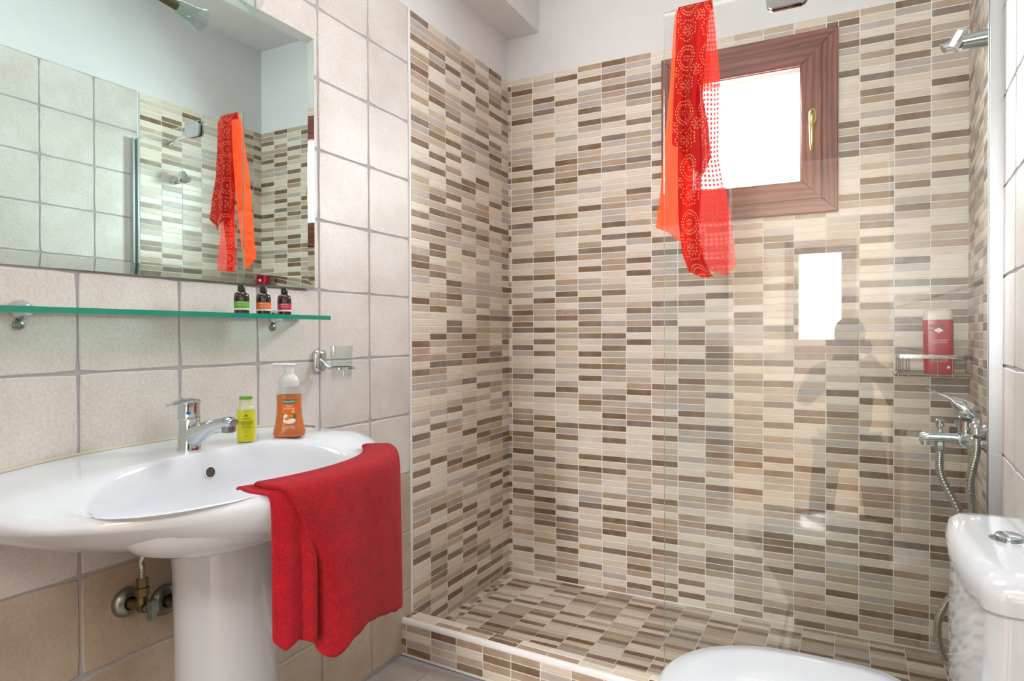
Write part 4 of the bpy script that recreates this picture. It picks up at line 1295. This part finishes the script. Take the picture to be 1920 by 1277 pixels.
# lever: dome and long blade pointing away from the wall
b = MB(); rings = []
for s_, zt, zb, w in ((-.032, .066, .047, .008), (-.026, .080, .046, .020), (-.008, .096, .046, .0255), (.012, .104, .047, .0235), (.024, .106, .060, .018), (.032, .108, .088, .0150), (.048, .112, .102, .013), (.066, .118, .1115, .0110), (.080, .1235, .119, .008), (.086, .126, .1235, .004)):
    c0 = mc + rn * s_; mid = (zt + zb) / 2; hh = (zt - zb) / 2
    rings.append([c0 + ru * (w * math.cos(a)) + Vector((0, 0, mid + hh * math.sin(a))) for a in [2 * pi * k / 24 for k in range(24)]])
b.loft(rings); lvr = b.build('lever', M['chrome'], mx, world=True, smooth=True)
b = MB(); b.lathe([(.0045, 0), (.004, .001)], frame(mc + rn * .0255 + Vector((0, 0, .064)), tuple(ru), tuple(rn)), 16); b.build('temperature_mark', M['blue_dot'], lvr, world=True)
b = MB(); b.tube([mc + rn * .018 + Vector((0, 0, .016)), mc + rn * .036 + Vector((0, 0, .020))], [.010, .009], 18); b.build('hand_shower_rest', M['black'], mx, world=True, smooth=True, label='small black rest knob')
# elbow on the wall side that takes the end of the hose
el0 = Rw(my - .06, .044, .868); el1 = Rw(my - .072, .052, .868)
b = MB(); b.tube(spline([Rw(my - .02, .040, .872), Rw(my - .05, .045, .880), Rw(my - .075, .048, .872), Rw(my - .082, .048, .852)], 6), .0125, 18); b.build('hose_elbow', M['chrome'], mx, world=True, smooth=True)
# flexible hose
hs_ = thing('shower_hose', 'flexible ribbed metal shower hose looping down from the mixer', 'hose', tuple(mc + Vector((0, 0, -.3))))
e0 = Rw(my - .082, .048, .846)
hp = spline([dv + Vector((0, 0, -.036)), dv + Vector((.004, 0, -.10)), (1.634, -.60, .64), (1.652, -.60, .54), (1.640, -.60, .47), (1.606, -.60, .41), (1.588, -.60, .36), (1.590, -.60, .30), (1.612, -.60, .255), (1.650, -.61, .28), (1.664, -.62, .42), (1.664, -.64, .60), tuple(e0 + Vector((-.012, .01, -.12))), tuple(e0 + Vector((-.002, 0, -.04))), tuple(e0)], 34)
b = MB(); b.tube(hp, [.0086 + (.0014 if i % 3 else 0) for i in range(len(hp))], 10); b.build('ribbed_tube', M['steel_wire'], hs_, world=True, smooth=True, auto=180)

# ------------------------------------------------------------------ shower head holder high on the right wall
hh_ = thing('shower_holder', 'empty chrome hand shower holder high on the right wall', 'holder', tuple(rwp(-.52, 0, 1.86)))
b = MB(); a0 = Rw(-.53, .0048, 1.855)
b.tube([a0, a0 + rn * .004, a0 + rn * .012, a0 + rn * .062 + Vector((0, 0, .0))], [.0235, .0235, .0225, .0185], 28); b.build('wall_stem', M['chrome'], hh_, world=True, smooth=True)
b = MB(); c0 = a0 + rn * .072 + Vector((0, 0, .004))
b.tube([c0 + Vector((.012, 0, .026)), c0 + Vector((.006, 0, .012)), c0 + Vector((-.012, 0, -.018))], [.017, .0185, .0165], 8)
b.tube([c0 + rn * .010 + Vector((0, 0, -.004)), c0 + rn * .030 + Vector((0, 0, -.010)), c0 + rn * .034 + Vector((0, 0, -.012))], [.013, .012, .015], 14)
b.build('swivel_cradle', M['chrome'], hh_, world=True, smooth=True, auto=30)

# ------------------------------------------------------------------ toilet
TYC = -1.300; twx = rwp(TYC).x - .008
to = thing('toilet', 'white close coupled toilet with lid down in front of the right wall', 'toilet', (1.3, TYC, 0))


def dring(x0, x1, hw, z, n=48, back=.03, e=2.4):
    """plan: rounded on the low x side, squarer at the wall side"""
    out = []; cx = x0 + (x1 - x0) * .55
    for k in range(n):
        a = 2 * pi * k / n; c_, s_ = math.cos(a), math.sin(a)
        if c_ < 0: ee = 2.15; rx = cx - x0
        else: ee = 4.5; rx = x1 - cx
        q = (abs(c_) ** ee + abs(s_) ** ee) ** (-1 / ee)
        out.append(Vector((cx + rx * q * c_, TYC + hw * q * s_, z)))
    return out


b = MB(); b.loft([dring(1.20, 1.60, .10, 0), dring(1.20, 1.60, .098, .03), dring(1.22, 1.58, .09, .12), dring(1.16, 1.60, .12, .24), dring(1.09, 1.66, .165, .34), dring(1.06, 1.67, .182, .385), dring(1.06, 1.67, .182, .398)])
b.build('pan', M['porcelain'], to, world=True, smooth=True, auto=60)
b = MB(); b.loft([dring(1.066, 1.498, .188, 0.408), dring(1.061, 1.500, .192, 0.412), dring(1.061, 1.500, .192, 0.422), dring(1.066, 1.498, .188, 0.425)]); b.build('seat', M['white_plastic'], to, world=True, smooth=True, auto=40)
b = MB(); b.loft([dring(1.066, 1.498, .188, 0.427), dring(1.058, 1.502, .194, 0.431), dring(1.056, 1.502, .195, 0.440), dring(1.066, 1.496, .186, 0.448), dring(1.108, 1.468, .15, 0.453), dring(1.198, 1.398, .07, 0.455)])
b.build('lid', simple('lid_plastic', (206, 212, 220), .12, 0, Coat_Weight=.4), to, world=True, smooth=True, auto=60)
for s_ in (-1, 1):
    b = MB(); b.tube([(1.47, TYC + s_ * .07, .43), (1.49, TYC + s_ * .07, .43)], .010, 14); b.build('hinge', M['chrome'], to, world=True, smooth=True)


def cring(x0, x1, hw, z, bulge=.014, n=13):
    out = []
    for k in range(n):
        t = -1 + 2 * k / (n - 1); out.append((x0 - bulge * (1 - t * t), TYC + hw * t * .86, z))
    c_ = 8
    for k in range(1, c_): a = pi / 2 * k / c_; out.append((x0 + .035 * (1 - math.cos(a)), TYC + hw * (.86 + .14 * math.sin(a)), z))
    out.append((x1, TYC + hw, z)); out.append((x1, TYC - hw, z))
    for k in range(c_ - 1, 0, -1): a = pi / 2 * k / c_; out.append((x0 + .035 * (1 - math.cos(a)), TYC - hw * (.86 + .14 * math.sin(a)), z))
    return out


b = MB(); b.loft([cring(1.560, twx, .150, .390), cring(1.548, twx, .172, .44), cring(1.546, twx, .180, .60), cring(1.550, twx, .176, .725)])
b.build('cistern', M['porcelain'], to, world=True, smooth=True, auto=60)
b = MB(); b.loft([cring(1.556, twx, .174, .722), cring(1.545, twx + .004, .186, .726), cring(1.542, twx + .004, .188, .745), cring(1.546, twx + .003, .184, .762), cring(1.558, twx, .174, .772), cring(1.575, twx - .02, .15, .7745)])
cl_ = b.build('cistern_lid', M['porcelain'], to, world=True, smooth=True, auto=60)
bxc = Vector((1.608, -1.288, .7735))
b = MB(); b.lathe([(.0265, 0), (.0265, .0015), (.021, .003), (.0001, .003)], Matrix.Translation(bxc), 36); b.build('button_ring', M['chrome'], cl_, world=True, smooth=True)
b = MB(); b.lathe([(.017, .003), (.0185, .006), (.0185, .0085), (.016, .010), (.0001, .0104)], Matrix.Translation(bxc), 36); b.build('flush_button', M['chrome'], cl_, world=True, smooth=True)
pk = thing('small_packet', 'red and white packet lying on the cistern lid beside the flush button', 'packet', (1.625, -1.36, .7755))
b = MB(); m4 = Matrix.Translation((1.652, -1.385, .776)) @ Matrix.Rotation(.35, 4, 'Z')
b.box((-.028, -.045, 0), (.030, .045, .012), m4); b.build('packet_body', M['white_card'], pk, world=True, bevel=.002)
b = MB(); b.box((-.024, -.041, .0125), (.026, .041, .0130), m4); b.build('packet_front', M['red_card'], pk, world=True)

# ------------------------------------------------------------------ photographer kneeling behind the lens, seen only in the glass
def skin_mesh(name, joints, edges, mat, parent, label=None, sub=2):
    me = bpy.data.meshes.new(name)
    me.from_pydata([j[0] for j in joints], edges, [])
    o = bpy.data.objects.new(name, me); COL.objects.link(o)
    o.modifiers.new('skin', 'SKIN')
    for k, j in enumerate(joints):
        me.skin_vertices[0].data[k].radius = (j[1], j[2] if len(j) > 2 else j[1])
        me.skin_vertices[0].data[k].use_root = (k == 0)
    sb = o.modifiers.new('sub', 'SUBSURF'); sb.levels = sub; sb.render_levels = sub
    dg = bpy.context.evaluated_depsgraph_get()
    nm = bpy.data.meshes.new_from_object(o.evaluated_get(dg))
    nm.materials.clear(); nm.materials.append(mat)
    nm.polygons.foreach_set('use_smooth', [True] * len(nm.polygons))
    o.modifiers.clear(); o.data = nm; bpy.data.meshes.remove(me); nm.name = name
    o.parent = parent; o.location = -PARENT_WORLD[parent]
    if label: o['label'] = label
    return o


ps = thing('person', 'person in dark clothing kneeling behind a camera on a tripod, seen in the screen reflection', 'person', (1.38, -3.0, 0))
cxp_, cyp_ = 1.38, -3.0
J = [((cxp_, cyp_, .50), .135, .10), ((cxp_, cyp_ + .01, .64), .12, .09), ((cxp_, cyp_ + .04, .80), .145, .10), ((cxp_, cyp_ + .06, .90), .085, .07), ((cxp_, cyp_ + .075, .965), .052),
     ((cxp_ - .17, cyp_ + .05, .875), .058), ((cxp_ - .24, cyp_ + .12, .70), .045), ((cxp_ - .10, cyp_ + .31, .86), .036), ((cxp_ - .06, cyp_ + .36, .93), .028),
     ((cxp_ + .17, cyp_ + .05, .875), .058), ((cxp_ + .24, cyp_ + .12, .70), .045), ((cxp_ + .13, cyp_ + .31, .90), .036), ((cxp_ + .085, cyp_ + .37, .99), .028)]
skin_mesh('jacket', J, [(0, 1), (1, 2), (2, 3), (3, 4), (3, 5), (5, 6), (6, 7), (7, 8), (3, 9), (9, 10), (10, 11), (11, 12)], M['cloth_dark'], ps)
J = [((cxp_, cyp_, .47), .135, .11), ((cxp_ - .11, cyp_ + .02, .43), .085), ((cxp_ - .14, cyp_ + .33, .10), .062), ((cxp_ - .13, cyp_ + .10, .065), .052), ((cxp_ - .12, cyp_ - .10, .06), .038),
     ((cxp_ + .11, cyp_ + .02, .43), .085), ((cxp_ + .14, cyp_ + .33, .10), .062), ((cxp_ + .13, cyp_ + .10, .065), .052), ((cxp_ + .12, cyp_ - .10, .06), .038)]
skin_mesh('trousers', J, [(0, 1), (1, 2), (2, 3), (3, 4), (0, 5), (5, 6), (6, 7), (7, 8)], M['denim'], ps)
for sx in (-1, 1):
    b = MB(); b.loft([[Vector((cxp_ + sx * .12 + .042 * w * math.cos(a), cyp_ - .10 - l, .045 + h * math.sin(a))) for a in [2 * pi * k / 16 for k in range(16)]] for l, w, h in ((0, .9, .036), (.04, 1, .042), (.10, 1, .042), (.16, 1.05, .036), (.20, .8, .024), (.215, .4, .012))])
    b.build('shoe', M['black'], ps, world=True, smooth=True)
hc0 = Vector((cxp_, cyp_ + .105, 1.065))
b = MB(); rings = []
for z, rx, ryf, ryb in ((-.115, .030, .048, .02), (-.100, .045, .072, .035), (-.075, .055, .082, .055), (-.045, .062, .084, .072), (-.015, .068, .080, .085), (.015, .071, .083, .092), (.050, .070, .080, .090), (.080, .060, .066, .076), (.100, .040, .044, .052), (.108, .015, .016, .02)):
    rings.append([hc0 + Vector((rx * math.cos(a), (ryf if math.sin(a) > 0 else ryb) * math.sin(a), z)) for a in [2 * pi * k / 28 for k in range(28)]])
b.loft(rings)
b.loft([[hc0 + Vector((w * math.cos(a), .078 + d_ + .012 * math.sin(a), z)) for a in [2 * pi * k / 10 for k in range(10)]] for z, w, d_ in ((.005, .006, 0), (-.015, .009, .008), (-.032, .015, .014), (-.040, .011, .004))])
for sx in (-1, 1):
    b.lathe([(.004, 0), (.016, .003), (.018, .010), (.010, .014)], frame(hc0 + Vector((sx * .066, -.008, -.015)), (0, .3, 1), (sx, -.35, 0)), 14, .65, 1)
hd_ = b.build('head', M['skin'], ps, world=True, smooth=True)
for sx in (-1, 1):
    b = MB(); b.lathe([(.0001, .009), (.008, .006), (.011, 0)][::-1], frame(hc0 + Vector((sx * .030, .073, -.002)), (1, 0, 0), (0, 1, 0)), 12, 1.2, .6)
    b.build('eye', M['ink_white'], hd_, world=True)
b = MB(); b.lathe([(.001, .0), (.02, .0), (.001, .004)], frame(hc0 + Vector((0, .079, -.066)), (1, 0, 0), (0, 1, 0)), 14, 1.2, .3); b.build('mouth', M['red_dot'], hd_, world=True)
b = MB(); rings = []
for z, rx, ry, oy in ((-.050, .066, .060, -.034), (-.02, .074, .072, -.024), (.02, .078, .082, -.014), (.055, .077, .090, -.004), (.088, .066, .078, -.002), (.110, .045, .052, -.004), (.119, .015, .018, -.004)):
    rings.append([hc0 + Vector((rx * math.cos(a), oy + ry * math.sin(a), z)) for a in [2 * pi * k / 24 for k in range(24)]])
b.loft(rings); b.build('hair', M['hair'], ps, world=True, smooth=True)


def hand(wr, tgt, side):
    wr = Vector(wr); d = (Vector(tgt) - wr).normalized(); s_ = d.cross(Vector((0, 0, 1))).normalized() * side; n_ = s_.cross(d) * side
    J = [(wr, .020, .015), (wr + d * .03, .030, .013), (wr + d * .065, .036, .013)]; E = [(0, 1), (1, 2)]
    for q, (o_, L) in enumerate(((-.027, .058), (-.009, .072), (.009, .078), (.026, .070))):
        base = wr + d * .072 + s_ * -o_
        k0 = len(J); p1 = base + d * L * .42 - n_ * .010; p2 = p1 + (d * .5 - n_ * .8).normalized() * L * .32; p3 = p2 + (-n_ + d * -.1).normalized() * L * .24
        J += [(base, .0088), (p1, .0084), (p2, .0078), (p3, .0066)]; E += [(2, k0), (k0, k0 + 1), (k0 + 1, k0 + 2), (k0 + 2, k0 + 3)]
    k0 = len(J); t0 = wr + d * .03 + s_ * .026; t1 = t0 + (d * .7 + s_ * .6).normalized() * .032; t2 = t1 + (d * .9 - n_ * .4).normalized() * .026
    J += [(t0, .011), (t1, .0095), (t2, .0078)]; E += [(1, k0), (k0, k0 + 1), (k0 + 1, k0 + 2)]
    skin_mesh('hand', J, E, M['skin'], ps, sub=1)


hand((cxp_ - .058, cyp_ + .365, .935), (cxp_ - .03, cyp_ + .46, 1.02), 1)
hand((cxp_ + .085, cyp_ + .375, .995), (cxp_ + .06, cyp_ + .47, 1.075), -1)

tp = thing('camera_tripod', 'black camera on a tripod in front of the kneeling person', 'camera', (1.384, -2.58, 0))
b = MB(); b.box((1.315, -2.61, 1.045), (1.453, -2.555, 1.135)); b.box((1.355, -2.60, 1.135), (1.413, -2.56, 1.160)); b.build('camera_body', M['black'], tp, world=True, bevel=.008)
b = MB(); b.tube([(1.384, -2.556, 1.095), (1.384, -2.50, 1.095)], [.036, .038], 28, cap=True); b.build('lens_barrel', M['black'], tp, world=True, smooth=True)
b = MB(); b.tube([(1.384, -2.58, .70), (1.384, -2.58, 1.02)], .014, 14); b.box((1.355, -2.605, 1.02), (1.413, -2.555, 1.045)); b.tube([(1.384, -2.58, .66), (1.384, -2.58, .74)], .030, 16); b.build('centre_column', M['black'], tp, world=True)
for a in (pi / 2, pi / 2 + 2 * pi / 3, pi / 2 + 4 * pi / 3):
    e_ = Vector((1.384 + .30 * math.cos(a + .5), -2.58 + .30 * math.sin(a + .5), .0))
    b = MB(); st_ = Vector((1.384, -2.58, .70)); b.tube([st_, st_.lerp(e_, .5), st_.lerp(e_, .5), e_], [.013, .013, .010, .009], 12); b.build('leg', M['black'], tp, world=True)
